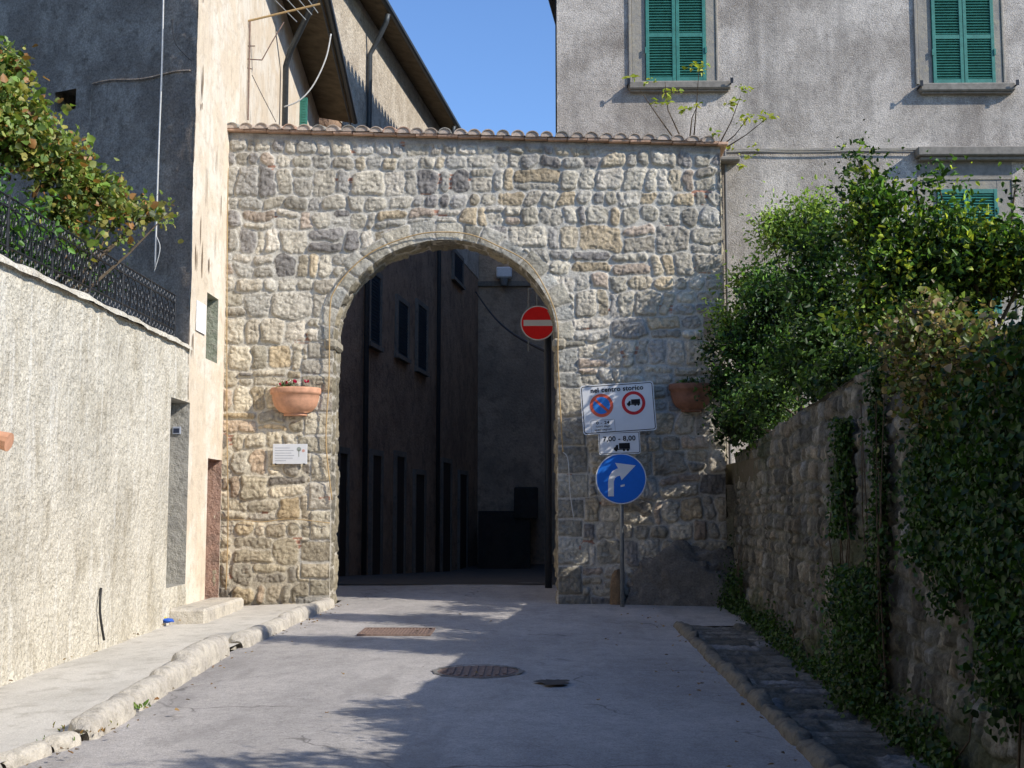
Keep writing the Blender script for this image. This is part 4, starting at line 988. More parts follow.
mb = MB(); mb.box((nc.x - 0.05, YN + 0.021, nc.z + 0.05), (xp + 0.04, YN + 0.05, nc.z + 0.09)); mb.box((nc.x - 0.05, YN + 0.021, nc.z - 0.09), (xp + 0.04, YN + 0.05, nc.z - 0.05))
mb.build('bracket', M_GALV, ne)
mb = MB(); a = onY(528.5, 288, YN + 0.2); b = onY(528.5, 352, YN + 0.2)
mb.tube([a, b], 0.012, 6); mb.build('hanger_rod', M_GALV, ne); mb = MB(); a = onY(537, 292, YN + 0.2); b = onY(537, 312, YN + 0.2); mb.tube([a, b], 0.012, 6)
mb.tube([onY(528.5, 289, YN + 0.2), onY(548, 286, YN + 0.2)], 0.012, 6)
mb.build('hanger_rod', M_GALV, ne)

# ------------------------------------------------------------------ sign post
YS = YG - 0.42
pb = onG(622, 602)
sp = thing('traffic_sign', (onY(621, 600, YS).x, YS, gz(YS)), 'street post with parking plate, small hours plate and round blue right turn arrow', 'road sign')
px0 = onY(621.5, 500, YS).x
mb = MB(); mb.tube([(px0, YS, gz(YS) - 0.1), (px0, YS, onY(621, 384, YS).z)], 0.028, 12); mb.build('pole', M_GALV, sp, smooth=True)
def local_frame(px, py, tilt, dy=0.045):
    c = onY(px, py, YS - dy); return Matrix.Translation(c) @ Matrix.Rotation(R(tilt), 4, 'Y'), c
SC = (YS - 0.045) / F * 1.0        # metres per pixel at the sign (approx.)
SC *= 1.0
def rrect(w_, h_, r, n=5):
    pts = []
    for cx_, cz_, a0 in ((w_ / 2 - r, -h_ / 2 + r, -PI / 2), (w_ / 2 - r, h_ / 2 - r, 0), (-w_ / 2 + r, h_ / 2 - r, PI / 2), (-w_ / 2 + r, -h_ / 2 + r, PI)):
        for k in range(n + 1): a_ = a0 + PI / 2 * k / n; pts.append((cx_ + math.cos(a_) * r, cz_ + math.sin(a_) * r))
    return pts
dg = bpy.context.evaluated_depsgraph_get()
def text(body, size, x, z, M, mat, parent, y=-0.006, bold=0.0, align='CENTER', sx=1.0, name='lettering'):
    cu = bpy.data.curves.new('t', 'FONT'); cu.body = body; cu.size = size; cu.align_x = align; cu.align_y = 'CENTER'; cu.offset = bold; cu.space_character = 1.08; cu.extrude = 0.0004
    ob = bpy.data.objects.new('t', cu); COL.objects.link(ob); bpy.context.view_layer.update()
    me = bpy.data.meshes.new_from_object(ob.evaluated_get(bpy.context.evaluated_depsgraph_get()))
    vs = np.array([v_.co[:] for v_ in me.vertices]); fs = [tuple(p_.vertices) for p_ in me.polygons]
    bpy.data.objects.remove(ob)
    vs = [M @ Vector((x + p_[0] * sx, y - p_[2], z + p_[1])) for p_ in vs]
    return mesh_obj(name, vs, fs, mat, parent)
# big plate
M1, c1 = local_frame(618.3, 408, -3.9)
W1, H1 = 73.5 * SC, 49.5 * SC
mb = MB(); poly(mb, rrect(W1, H1, 0.04), 0.0, 0.012, M1); bp1 = mb.build('plate', M_SIGNBK, sp)
mb = MB(); poly(mb, rrect(W1, H1, 0.04), -0.0025, 0.002, M1); mb.build('plate_face', M_WHITE, bp1)
def ringpoly(mb, w_, h_, r, th, y, M):
    a_ = rrect(w_, h_, r); b_ = rrect(w_ - 2 * th, h_ - 2 * th, max(r - th, 0.002)); n = len(a_)
    vs = [M @ Vector((p_[0], y, p_[1])) for p_ in a_ + b_]; mb.add(vs, [(i, (i + 1) % n, n + (i + 1) % n, n + i) for i in range(n)])
mb = MB(); ringpoly(mb, W1 - 0.025, H1 - 0.025, 0.035, 0.010, -0.0035, M1); mb.build('border', M_INK, bp1)
text('nel centro storico', 0.088, 0, H1 * 0.385, M1, M_INK, bp1, bold=0.0022, sx=0.98)
s = SC
def at1(px, py):    # plate coordinates from picture coordinates
    return ((px - 618.3) * s * 1.0, (408 - py) * s)
def pm(px, py):
    q = M1.inverted() @ Vector(onY(px, py, c1.y)); return q.x, q.z
cx_, cz_ = pm(601.5, 405.5)
mb = MB(); disc(mb, (cx_, cz_), 11.7 * s, -0.006, 0.003, 40, M1); np_ = mb.build('no_parking_symbol', m_simple('faded red', (0.72, 0.13, 0.07), 0.5), bp1)
mb = MB(); disc(mb, (cx_, cz_), 8.6 * s, -0.008, 0.0015, 40, M1); mb.build('no_parking_field', m_simple('faded blue', (0.04, 0.22, 0.62), 0.5), bp1)
mb = MB(); d_ = 8.7 * s; t_ = 1.25 * s; k_ = 0.7071
poly(mb, [((cx_ - d_ * k_ - t_ * k_), (cz_ + d_ * k_ - t_ * k_)), ((cx_ + d_ * k_ - t_ * k_), (cz_ - d_ * k_ - t_ * k_)), ((cx_ + d_ * k_ + t_ * k_), (cz_ - d_ * k_ + t_ * k_)), ((cx_ - d_ * k_ + t_ * k_), (cz_ + d_ * k_ + t_ * k_))], -0.0098, 0.0012, M1)
mb.build('no_parking_slash', m_simple('faded red slash', (0.72, 0.13, 0.07), 0.5), bp1)
cx2, cz2 = pm(633.5, 403)
mb = MB(); disc(mb, (cx2, cz2), 11.8 * s, -0.006, 0.003, 40, M1); mb.build('no_lorry_symbol', m_simple('ring red', (0.55, 0.03, 0.035), 0.5), bp1)
mb = MB(); disc(mb, (cx2, cz2), 8.7 * s, -0.008, 0.0015, 40, M1); mb.build('no_lorry_field', M_WHITE, bp1)
def lorry(mb, cx, cz, w_, M, y=-0.0100):
    h_ = w_ * 0.30
    mb.box((cx - w_ * 0.18, y, cz - h_ * 0.35), (cx + w_ * 0.5, y + 0.001, cz + h_ * 0.85), M)
    poly(mb, [(cx - w_ * 0.5, cz - h_ * 0.45), (cx - w_ * 0.22, cz - h_ * 0.45), (cx - w_ * 0.22, cz + h_ * 0.5), (cx - w_ * 0.34, cz + h_ * 0.5), (cx - w_ * 0.42, cz + h_ * 0.05), (cx - w_ * 0.5, cz - h_ * 0.05)], y, 0.001, M)
    mb.box((cx - w_ * 0.5, y, cz - h_ * 0.55), (cx + w_ * 0.5, y + 0.001, cz - h_ * 0.38), M)
    for wx in (-0.36, 0.12, 0.36): disc(mb, (cx + w_ * wx, cz - h_ * 0.6), h_ * 0.26, y - 0.0004, 0.001, 14, M)
mb = MB(); lorry(mb, cx2, cz2 + 0.004, 13.2 * s, M1); mb.build('lorry_symbol', M_INK, bp1)
bx_, bz_ = pm(603, 426)
mb = MB(); ringpoly(mb, 24 * s, 12.4 * s, 0.012, 0.003, -0.0036, M1 @ Matrix.Translation((bx_, 0, bz_))); mb.build('note_border', M_INK, bp1)
text('0 - 24', 0.056, bx_, bz_ + 0.042, M1, M_INK, bp1, bold=0.001, sx=1.2)
text('fuori dagli', 0.036, bx_, bz_ - 0.004, M1, M_INK, bp1, bold=0.0003, sx=1.2); text('spazi segnati', 0.036, bx_, bz_ - 0.045, M1, M_INK, bp1, bold=0.0003, sx=1.15)
# hours plate
M2, c2 = local_frame(619.4, 443, -2.0, 0.04)
mb = MB(); poly(mb, rrect(41.5 * s, 22.5 * s, 0.025), 0.0, 0.012, M2); bp2 = mb.build('hours_plate', M_SIGNBK, sp)
mb = MB(); poly(mb, rrect(41.5 * s, 22.5 * s, 0.025), -0.0025, 0.002, M2); mb.build('plate_face', M_WHITE, bp2)
mb = MB(); ringpoly(mb, 40 * s, 21 * s, 0.022, 0.007, -0.0035, M2); mb.build('border', M_INK, bp2)
text('7,00 - 8,00', 0.088, 0, 0.055, M2, M_INK, bp2, bold=0.0020, sx=1.02)
mb = MB(); lorry(mb, 0.03, -0.055, 0.21, M2, -0.004); mb.build('tow_lorry_symbol', M_INK, bp2)
# blue disc
M3, c3 = local_frame(621, 478.7, 0, 0.05)
rb3 = 25.3 * s
mb = MB(); disc(mb, (0, 0), rb3, 0.0, 0.014, 64, M3); bd = mb.build('arrow_disc', M_SIGNBK, sp)
mb = MB(); disc(mb, (0, 0), rb3 * 0.998, -0.0025, 0.002, 64, M3); mb.build('border', M_WHITE, bd)
mb = MB(); disc(mb, (0, 0), rb3 * 0.955, -0.005, 0.002, 64, M3); mb.build('blue_field', M_BLUE, bd)
# arrow: from the photograph's outline, in units of px relative to disc centre
ar = [(-13, -17.5), (-12.8, -3), (-11.5, 3.2), (-8.5, 7.5), (-4.5, 9.8), (-2.8, 10.3), (-5.8, 15.8), (14.6, 13.2), (0.5, -1.6), (-1.0, 3.0), (-4.2, 2.2), (-6.2, 0.2), (-7.2, -3.2), (-7.3, -17.5)]
mb = MB(); poly(mb, [(a_ * s, b_ * s) for a_, b_ in ar][::-1], -0.0075, 0.002, M3); mb.build('arrow', M_WHITE, bd)
mb = MB(); poly(mb, [(a_ * s, b_ * s) for a_, b_ in [(-0.5, -8.4), (3.6, -7.4), (3.6, -5.4), (-0.5, -6.4)]][::-1], -0.0075, 0.002, M3); mb.build('sticker', M_WHITE, bd)

# ------------------------------------------------------------------ wall planters
def planter(px0, px1, py0, py1, label, dark=1.0, flowers=True, seed=1):
    y = YG - 0.06; a = onY(px0, py0, y); b = onY(px1, py0, y); zb_ = onY(px0, py1, y).z; xc = (a.x + b.x) / 2; rx = (b.x - a.x) / 2; H = a.z - zb_; dep = rx * 0.8
    t = thing('wall_planter', (xc, YG - 0.03, zb_), label, 'planter', 'terracotta planters on the gateway')
    prof = [(0.0, 0.0), (0.44, 0.0), (0.47, 0.05), (0.42, 0.09), (0.66, 0.17), (0.83, 0.36), (0.91, 0.58), (0.93, 0.76), (0.99, 0.78), (1.0, 0.84), (1.0, 0.94), (0.97, 1.0), (0.88, 0.98), (0.86, 0.8)]
    vs = []; n = 24
    for r_, z_ in prof:
        for k in range(n + 1):
            th = PI + PI * k / n; vs.append((xc + math.cos(th) * r_ * rx, YG - 0.02 + math.sin(th) * r_ * dep, zb_ + z_ * H))
    W = n + 1; fs = [(j * W + k, j * W + k + 1, (j + 1) * W + k + 1, (j + 1) * W + k) for j in range(len(prof) - 1) for k in range(n)]
    fs.append(tuple(range(n + 1))[::-1])
    mesh_obj('pot', vs, fs, M_TERRA if flowers else m_simple('terracotta shade tone', (0.24, 0.12, 0.08), 0.9, 0, 0.3, 9), t, True)  # pot without flowers gets a darker copy, its shade put into the colour
    mb = MB(); mb.cur = (0.06, 0.045, 0.03)
    mb.add([(xc + math.cos(PI + PI * k / n) * 0.87 * rx, YG - 0.02 + math.sin(PI + PI * k / n) * 0.87 * dep, zb_ + 0.9 * H) for k in range(n + 1)], [tuple(range(n + 1))])
    mb.build('soil', M_VC, t)
    foliage('plant', t, [(xc - rx * 0.2 if flowers else xc, YG - 0.12, zb_ + H * 1.0, rx * 0.55, 0.08, 0.06)], 240, 0.04, 0.3, [(0.08, 0.16, 0.04), (0.12, 0.22, 0.05), (0.2, 0.2, 0.08)], seed, 10, 0.03)
    if flowers:
        rng = np.random.default_rng(seed); n = 90; cidx = rng.integers(0, 7, n); cs = np.stack([xc + rng.uniform(-rx * 0.6, rx * 0.6, 7), YG - 0.14 + rng.uniform(-.06, .06, 7), zb_ + H * 1.0 + rng.uniform(0.03, 0.11, 7)], -1)
        leaves('flower', cs[cidx], rng.normal(size=(n, 3)), rng.normal(size=(n, 3)), np.full(n, 0.026), 0.5, np.tile([[0.65, 0.02, 0.12]], (n, 1)), M_LEAF, t)
planter(270, 321, 388, 416, 'sunlit terracotta wall planter with small red flowers, left of the arch', flowers=True, seed=5)
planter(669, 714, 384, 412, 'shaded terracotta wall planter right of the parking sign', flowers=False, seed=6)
# plaque
a = onY(273, 444, YG - 0.07); b = onY(307, 464, YG - 0.07)
pq = thing('plaque', ((a.x + b.x) / 2, YG - 0.06, b.z), 'small white information plaque with printed lines left of the arch', 'plaque')
mb = MB(); mb.box((a.x, YG - 0.075, b.z), (b.x, YG - 0.055, a.z), bev=0.003); mb.build('panel', M_WHITE, pq)
mb = MB(); mb.cur = (0.35, 0.36, 0.40)
for k in range(6): mb.box((a.x + 0.03, YG - 0.0765, a.z - 0.05 - k * 0.034), (a.x + 0.03 + [0.2, 0.25, 0.22, 0.26, 0.24, 0.15][k], YG - 0.0752, a.z - 0.057 - k * 0.034))
mb.build('printed_text', M_VC, pq)
mb = MB(); mb.cur = (0.3, 0.33, 0.30); cxp = b.x - 0.11
mb.box((cxp - 0.005, YG - 0.0768, a.z - 0.17), (cxp + 0.005, YG - 0.0752, a.z - 0.08)); disc(mb, (cxp, a.z - 0.07), 0.03, YG - 0.0768, 0.0012, 16); mb.cur = (0.6, 0.35, 0.3); disc(mb, (cxp + 0.06, a.z - 0.09), 0.02, YG - 0.0768, 0.0012, 16)
mb.build('emblem', M_VC, pq)
for sx in (0.04, b.x - a.x - 0.04):
    mb = MB(); mb.box((a.x + sx - 0.01, YG - 0.079, b.z - 0.012), (a.x + sx + 0.01, YG - 0.03, b.z + 0.008)); mb.build('clip', M_IRON, pq)
# small blue number plate in the niche
q = onY(177.5, 430, niche[1] - 0.02)
npl = MB(); npl.cur = (0.35, 0.38, 0.45); npl.box((XW - 0.20, niche[1] - 0.025, q.z - 0.05), (XW - 0.10, niche[1] - 0.004, q.z + 0.04), bev=0.004)
npl.cur = (0.03, 0.04, 0.07); npl.box((XW - 0.185, niche[1] - 0.028, q.z - 0.035), (XW - 0.115, niche[1] - 0.0255, q.z + 0.02))
props(npl.build('meter_box', M_VC), 'tiny dark blue box fixed inside the tall niche of the garden wall', 'box')
# white paper on the house wall
q0 = onX(197.5, 300, XW + 0.02); q1 = onX(206, 335, XW + 0.02)
mb = MB(); mb.cur = (0.85, 0.85, 0.85); mb.box((XW + 0.008, q0.y, q1.z), (XW + 0.016, q1.y, q0.z)); props(mb.build('notice', M_VC), 'blank white panel on the cream house wall beside the small window', 'panel')

# ------------------------------------------------------------------ cables
def cable(name, pts, r, mat, label, sub=6):
    P_ = [Vector(p) for p in pts]; out = []
    for i in range(len(P_) - 1):
        p0, p1, p2, p3 = P_[max(i - 1, 0)], P_[i], P_[i + 1], P_[min(i + 2, len(P_) - 1)]
        for k in range(sub):
            t = k / sub; out.append(0.5 * ((2 * p1) + (-p0 + p2) * t + (2 * p0 - 5 * p1 + 4 * p2 - p3) * t * t + (-p0 + 3 * p1 - 3 * p2 + p3) * t ** 3))
    out.append(P_[-1]); mb = MB(); mb.tube(out, r, 6)
    return props(mb.build(name, mat, smooth=True), label, 'cable')
yc = YG - 0.075
cable('arch_cable', [onY(*p, yc) for p in ((332, 500), (326, 440), (329, 380), (330, 310), (335, 290), (352, 268), (377, 249), (415, 235), (445, 232), (472, 235), (498, 246), (527, 262), (545, 288), (557, 320), (558, 360), (561, 420), (563, 452))],
      0.009, M_CABLE, 'thin ochre cable following the curve of the stone arch')
cable('wall_cable', [onY(*p, YG - 0.07) for p in ((228, 168), (227, 300), (227, 420), (228, 520), (226, 590))], 0.007, M_CABLE, 'thin rusty cable down the left end of the gateway')
cable('wall_cable', [onY(*p, YG - 0.07) for p in ((228, 520), (244, 520), (262, 522), (290, 519), (330, 523))], 0.006, M_CABLE, 'short rusty cable running level below the white plaque')
cable('wall_cable', [onY(*p, YG - 0.07) for p in ((563, 452), (568, 460), (570, 492), (574, 520))], 0.006, M_CABW, 'loose pale wire hanging right of the arch near the sign post')
cf = cor + FN * 0.12
def onF(px, py, o=0.10): return onP(px, py, cor + FN * o, FN)
cable('hanging_wire', [onF(164, -40), onF(162, 60), onF(159, 140), onF(157, 200), onF(155, 268)], 0.012, M_CABW, 'white wire hanging down the dark grey end wall of the left house')
cable('wire_loop', [onF(157, 200), onF(155, 230), onF(160, 248), onF(154, 272)], 0.006, M_CABW, 'small white loop of wire at the foot of the hanging wire')
cable('wire_loop', [onF(172, 20), onF(175, 42), onF(186, 56), onF(192, 61)], 0.006, M_CABK, 'thin curled wire at the corner of the dark grey end wall')
mb = MB(); a, b = onF(92, 84, 0.012), onF(190, 71, 0.012); mb.tube([a + (b - a) * t + Vector((0, 0, 0.02 * math.sin(t * 9))) for t in np.linspace(0, 1, 12)], 0.009, 5); a2 = onF(90, 120, 0.012); mb.tube([a, a2], 0.008, 5)
props(mb.build('wall_conduit', M_DKPL), 'thin grey conduit running across the dark end wall beside the square vent', 'conduit')
cable('sagging_cable', [onY(*p, 17.9) for p in ((331, 34), (326, 58), (314, 84), (300, 100), (284, 107))], 0.011, M_CABW, 'white cable sagging from the left eave above the gateway tiles')

# antenna
ya = 18.1
an = thing('tv_antenna', tuple(onY(249, 118, ya)), 'rusty television antenna on a mast against the sunlit cream house wall', 'antenna')
mb = MB(); mb.tube([onY(248, 120, ya), onY(250, 20, ya)], 0.014, 8); mb.build('mast', M_RUST, an)
mb = MB(); mb.tube([onY(248, 21, ya), onY(320, 4, ya)], 0.017, 8); mb.build('boom', M_CABLE, an)
for (a, b) in (((275, 0), (297, 22)), ((284, -4), (306, 20)), ((294, -6), (312, 15)), ((304, -6), (318, 13))):
    mb = MB(); mb.tube([onY(*a, ya), onY(*b, ya)], 0.007, 6); mb.build('element', M_GALV, an)
mb = MB()
for pts in (((230, 56), (243, 67), (252, 69)), ((262, 60), (272, 42), (284, 22)), ((246, 59), (262, 60)), ((244, 46), (255, 46)), ((215, 5), (230, 36), (240, 54))):
    mb = MB(); mb.tube([onY(*p, ya) for p in pts], 0.009, 6); mb.build('bracket', M_RUST, an)
cable('antenna_wire', [onY(252, 75, ya), onY(262, 95, ya), onY(276, 122, ya)], 0.006, M_CABK, 'thin dark wire running down from the antenna to the gateway tiles')
# weed stems / sticks on the left wall foot
cable('wall_spike', [onX(101, 588, XW + 0.03), onX(100, 612, XW + 0.05), onX(104, 640, XW + 0.06)], 0.012, M_CABK, 'rusty iron strip on the lower garden wall')
# terracotta gutter spout on the wall left edge
q = onX(-6, 441, XW)
bo = MB(); bo.tube([(XW - 0.03, q.y, q.z + 0.03), (XW + 0.12, q.y, q.z - 0.01)], [0.06, 0.075], 12)
props(bo.build('spout', M_TERRA), 'terracotta rainwater spout sticking out of the garden wall', 'spout')

# ------------------------------------------------------------------ kerbs
rk = random.Random(12)
def kerbstone(i, y0, y1, xf, wd, hgt, label, group, dark=1.0, sink=0.05):
    n, m_ = 26, 13
    T_, A_ = np.meshgrid(np.linspace(0, 1, n), np.linspace(0, PI, m_), indexing='ij')
    Yk = y0 + (y1 - y0) * T_
    endr = np.minimum(np.minimum(T_, 1 - T_) * (y1 - y0) / 0.05, 1) ** 0.5
    endr = 0.55 + 0.45 * endr
    k = (1 + (0.22 if dark == 1 else 0.7) * fbm(T_ * (y1 - y0) * 3 + i * 9, A_ * 0.8, 5 + i, 4)) * endr
    sx = np.sign(np.cos(A_)) * np.abs(np.cos(A_)) ** 0.7; szz = np.abs(np.sin(A_)) ** 0.65
    X_ = np.array([[xf(b) for b in a_] for a_ in Yk]) + sx * wd / 2 * k
    Z_ = SL * Yk - sink + szz * (hgt + sink) * k
    v = np.stack([X_, Yk, Z_], -1).reshape(-1, 3); f = grid_faces(n, m_)
    fl = [tuple(q) for q in f.tolist()]; fl.append(tuple(range(m_))[::-1]); fl.append(tuple((n - 1) * m_ + j for j in range(m_)))
    o = mesh_obj('kerbstone', v, fl, M_KERB if dark == 1 else M_KERBD, None, True)
    return props(o, label, 'kerbstone', group)
M_KERBD = m_plaster('dark kerb', (0.22, 0.20, 0.16), (0.17, 0.155, 0.13), (0.10, 0.09, 0.08), 3, 12, 60, bs=0.7, bd=0.014)
left_k = [(6.0, 6.55, .12, .03), (6.6, 6.95, .14, .04), (7.0, 7.42, .14, .05), (7.45, 7.72, .15, .05), (7.8, 8.75, .20, .11), (8.77, 9.6, .20, .11), (9.62, 10.35, .20, .13), (10.37, 11.75, .22, .17), (12.3, 13.2, .22, .10), (13.22, 14.1, .2, .09), (14.12, 15.1, .18, .12), (15.12, 16.6, .2, .1)]
lab_l = ['small low kerbstone nearest the bottom left corner', 'second small low kerbstone from the bottom left corner', 'small kerbstone beside a tuft of reddish weeds', 'short low kerbstone just before the tall rounded ones',
         'first tall rounded pale kerbstone, nearest the camera', 'second tall rounded pale kerbstone beside a green tuft', 'third tall rounded pale kerbstone in the left kerb', 'largest kerbstone, rounded and partly shaded, ending at a gap',
         'flat pale kerbstone just beyond the gap in the kerb', 'flat kerbstone in the middle of the far left kerb', 'dark shaded rounded kerbstone before the arch', 'last kerbstone touching the left foot of the arch']
for i, (a, b, w_, h_) in enumerate(left_k): kerbstone(i, a, b, KL, w_, h_, lab_l[i], 'kerbstones along the left pavement')
y = 4.5; i = 0
while y < 14.2:
    L = rk.uniform(0.45, 0.85); kerbstone(40 + i, y, min(y + L, 14.35), lambda yy: 1.60, 0.14, 0.035 + rk.uniform(-.01, .02),
              'worn low dark kerbstone edging the flagged path on the right', 'low kerbstones along the flagged path', dark=0); y += L + 0.012; i += 1

# ------------------------------------------------------------------ covers, grate, litter
g0, g1 = onG(361, 628.5), onG(433, 635.5)
gr = thing('drain_grate', (onG(397, 632).x, onG(397, 632).y, gz(onG(397, 632).y)), 'rectangular rusty drain grate set in the road near the arch', 'drain grate')
c_ = onG(397, 632); wx, wy = (onG(433, 632).x - onG(361, 632).x) / 2, (onG(397, 628.5).y - onG(397, 635.5).y) / 2
def zz(y): return gz(y) + 0.006
mb = MB(); Mg = Matrix.Translation((c_.x, c_.y, zz(c_.y))) @ Matrix.Rotation(math.atan(SL), 4, 'X')
mb.box((-wx, -wy, -0.03), (wx, wy, -0.006), Mg); mb.box((-wx, -wy, -0.006), (-wx + 0.03, wy, 0.006), Mg); mb.box((wx - .03, -wy, -0.006), (wx, wy, 0.006), Mg)
mb.box((-wx + .03, -wy, -0.006), (wx - .03, -wy + .03, 0.006), Mg); mb.box((-wx + .03, wy - .03, -0.006), (wx - .03, wy, 0.006), Mg); mb.build('frame', M_RUST, gr)
mb = MB(); k = -wx + 0.05
while k < wx - 0.05: mb.box((k, -wy + .03, -0.005), (k + 0.016, wy - .03, 0.004), Mg); k += 0.035
mb.build('bar', M_RUST, gr)
c_ = onG(478, 671.8); rx = (onG(519, 672).x - onG(437, 672).x) / 2
mh = thing('manhole_cover', (c_.x, c_.y, gz(c_.y)), 'round rusty cast iron manhole cover in the middle of the road', 'manhole cover')
Mg = Matrix.Translation((c_.x, c_.y, zz(c_.y) - 0.004)) @ Matrix.Rotation(math.atan(SL), 4, 'X')
def zdisc(mb, r, z0, z1, M, n=48, r2=None):
    vs = [M @ Vector((math.cos(2 * PI * i / n) * r, math.sin(2 * PI * i / n) * r, z)) for z in (z0, z1) for i in range(n)]
    mb.add(vs, [tuple(range(n))[::-1], tuple(range(n, 2 * n))] + [(i, (i + 1) % n, n + (i + 1) % n, n + i) for i in range(n)])
mb = MB(); zdisc(mb, rx, -0.03, 0.0, Mg); mb.build('rim', M_RUST, mh)
mb = MB(); zdisc(mb, rx * 0.9, 0.0005, 0.004, Mg); k = -rx * 0.8
while k < rx * 0.8:
    L = math.sqrt((rx * 0.84) ** 2 - k * k); mb.box((k - 0.014, -L, 0.0042), (k + 0.014, L, 0.011), Mg); k += 0.062
k = -rx * 0.6
mb.build('lid', M_RUST, mh)
M_TAR = m_simple('tar seam', (0.20, 0.19, 0.18), 0.9, 0, 0.35, 30)
mb = MB(); rs3 = random.Random(8); n = 60; cc3 = onG(478, 671.8)
ring = [(rx * (1.0 + 0.02 * rs3.random()), rx * (1.06 + 0.10 * rs3.random())) for _ in range(n)]
vs = []
for i, (ra_, rb2) in enumerate(ring):
    a_ = 2 * PI * i / n
    for r_ in (ra_, rb2): vs.append((cc3.x + math.cos(a_) * r_, cc3.y + math.sin(a_) * r_, gz(cc3.y + math.sin(a_) * r_) + 0.009))
mb.add(vs, [(2 * i, 2 * i + 1, 2 * ((i + 1) % n) + 1, 2 * ((i + 1) % n)) for i in range(n)]); mb.build('tar_seam', M_TAR, mh)
# pothole and patches: sunk dark scab on the asphalt
c_ = onG(552, 683.5); mb = MB(); n = 22; rp_ = random.Random(5)
vs = [(c_.x, c_.y, gz(c_.y) + 0.010)] + [(c_.x + math.cos(2 * PI * i / n) * 0.13 * rp_.uniform(.5, 1.3), c_.y + math.sin(2 * PI * i / n) * 0.16 * rp_.uniform(.5, 1.3), gz(c_.y) + 0.016) for i in range(n)]
mb.add(vs, [(0, 1 + i, 1 + (i + 1) % n) for i in range(n)]); props(mb.build('pothole', m_simple('broken asphalt', (0.08, 0.075, 0.07), 0.95)), 'small dark broken patch in the road beside the manhole cover', 'pothole')
# litter bag
q = onG(163, 622)
lb = thing('litter', (q.x, q.y, gz(q.y)), 'crumpled yellow and blue litter at the foot of the garden wall', 'litter')
for nm, col_, off, r_ in (('yellow_wrapper', (0.65, 0.55, 0.03), (-0.04, 0, 0.04), 0.075), ('blue_wrapper', (0.03, 0.12, 0.55), (0.07, -0.05, 0.02), 0.055)):
    rng = np.random.default_rng(3); th, ph = np.meshgrid(np.linspace(0, 2 * PI, 14), np.linspace(-PI / 2, PI / 2, 8), indexing='ij')
    k = r_ * (0.6 + 0.8 * rng.random(th.shape)); k[-1] = k[0]
    v = np.stack([q.x + off[0] + k * np.cos(ph) * np.cos(th) * 1.3, q.y + off[1] + k * np.cos(ph) * np.sin(th), gz(q.y) + off[2] + 0.4 * k * np.sin(ph)], -1).reshape(-1, 3)
    mesh_obj(nm, v, grid_faces(14, 8), m_simple(nm, col_, 0.4), lb)
# dead leaves
rng = np.random.default_rng(77); n = 170
yl = rng.uniform(5.5, 16.5, n); side = rng.random(n)
xk = np.array([KL(a) for a in yl])
xx = np.where(side < 0.4, xk + 0.16 + np.abs(rng.normal(0, 0.12, n)), np.where(side < 0.55, XW + 0.08 + np.abs(rng.normal(0, 0.06, n)), np.where(side < 0.9, 1.48 - np.abs(rng.normal(0, 0.25, n)), rng.uniform(-2.5, 1.5, n))))
zl = SL * yl + 0.025
o = leaves('dead_leaves', np.stack([xx, yl, zl], -1), np.tile([[0, 0, 1.0]], (n, 1)) + rng.normal(size=(n, 3)) * 0.25, rng.normal(size=(n, 3)) * [1, 1, 0.1], rng.uniform(0.02, 0.042, n), 0.4,
           np.array([(0.30, 0.16, 0.07), (0.22, 0.14, 0.08), (0.38, 0.24, 0.10), (0.16, 0.11, 0.07)])[rng.integers(0, 4, n)], M_LEAF)
props(o, 'scattered brown dead leaves along the kerbs and wall foot', 'dead leaves', kind='stuff')
# little weeds
def weed(px, py, n, size, label, pal=((0.12, 0.22, 0.04), (0.2, 0.3, 0.06)), seed=0, hgt=0.08, p=None, spread=0.05):
    p = p or onG(px, py); rng = np.random.default_rng(seed + 100)
    P = np.tile([[p.x, p.y, gz(p.y) + 0.01]], (n, 1)) + rng.normal(size=(n, 3)) * [spread, spread, hgt * 0.2]; P[:, 2] = np.abs(P[:, 2] - gz(p.y)) + gz(p.y)
    T = rng.normal(size=(n, 3)) * 0.6 + [0, 0, 1.0]
    o = leaves('weed', P, rng.normal(size=(n, 3)), T, hgt * rng.uniform(0.5, 1.3, n), 0.2, np.array(pal)[rng.integers(0, len(pal), n)], M_LEAF)
    return props(o, label, 'weed')
weed(133, 710, 60, 0.05, 'small green tuft growing against the tall rounded kerbstone', seed=1, hgt=0.045)
weed(90, 731, 90, 0.04, 'reddish weed tuft beside the low kerbstones', ((0.35, 0.2, 0.06), (0.25, 0.25, 0.06)), 2, 0.03, spread=0.09)
weed(57, 742, 40, 0.04, 'thin weed between two low kerbstones at bottom left', seed=3, hgt=0.03)

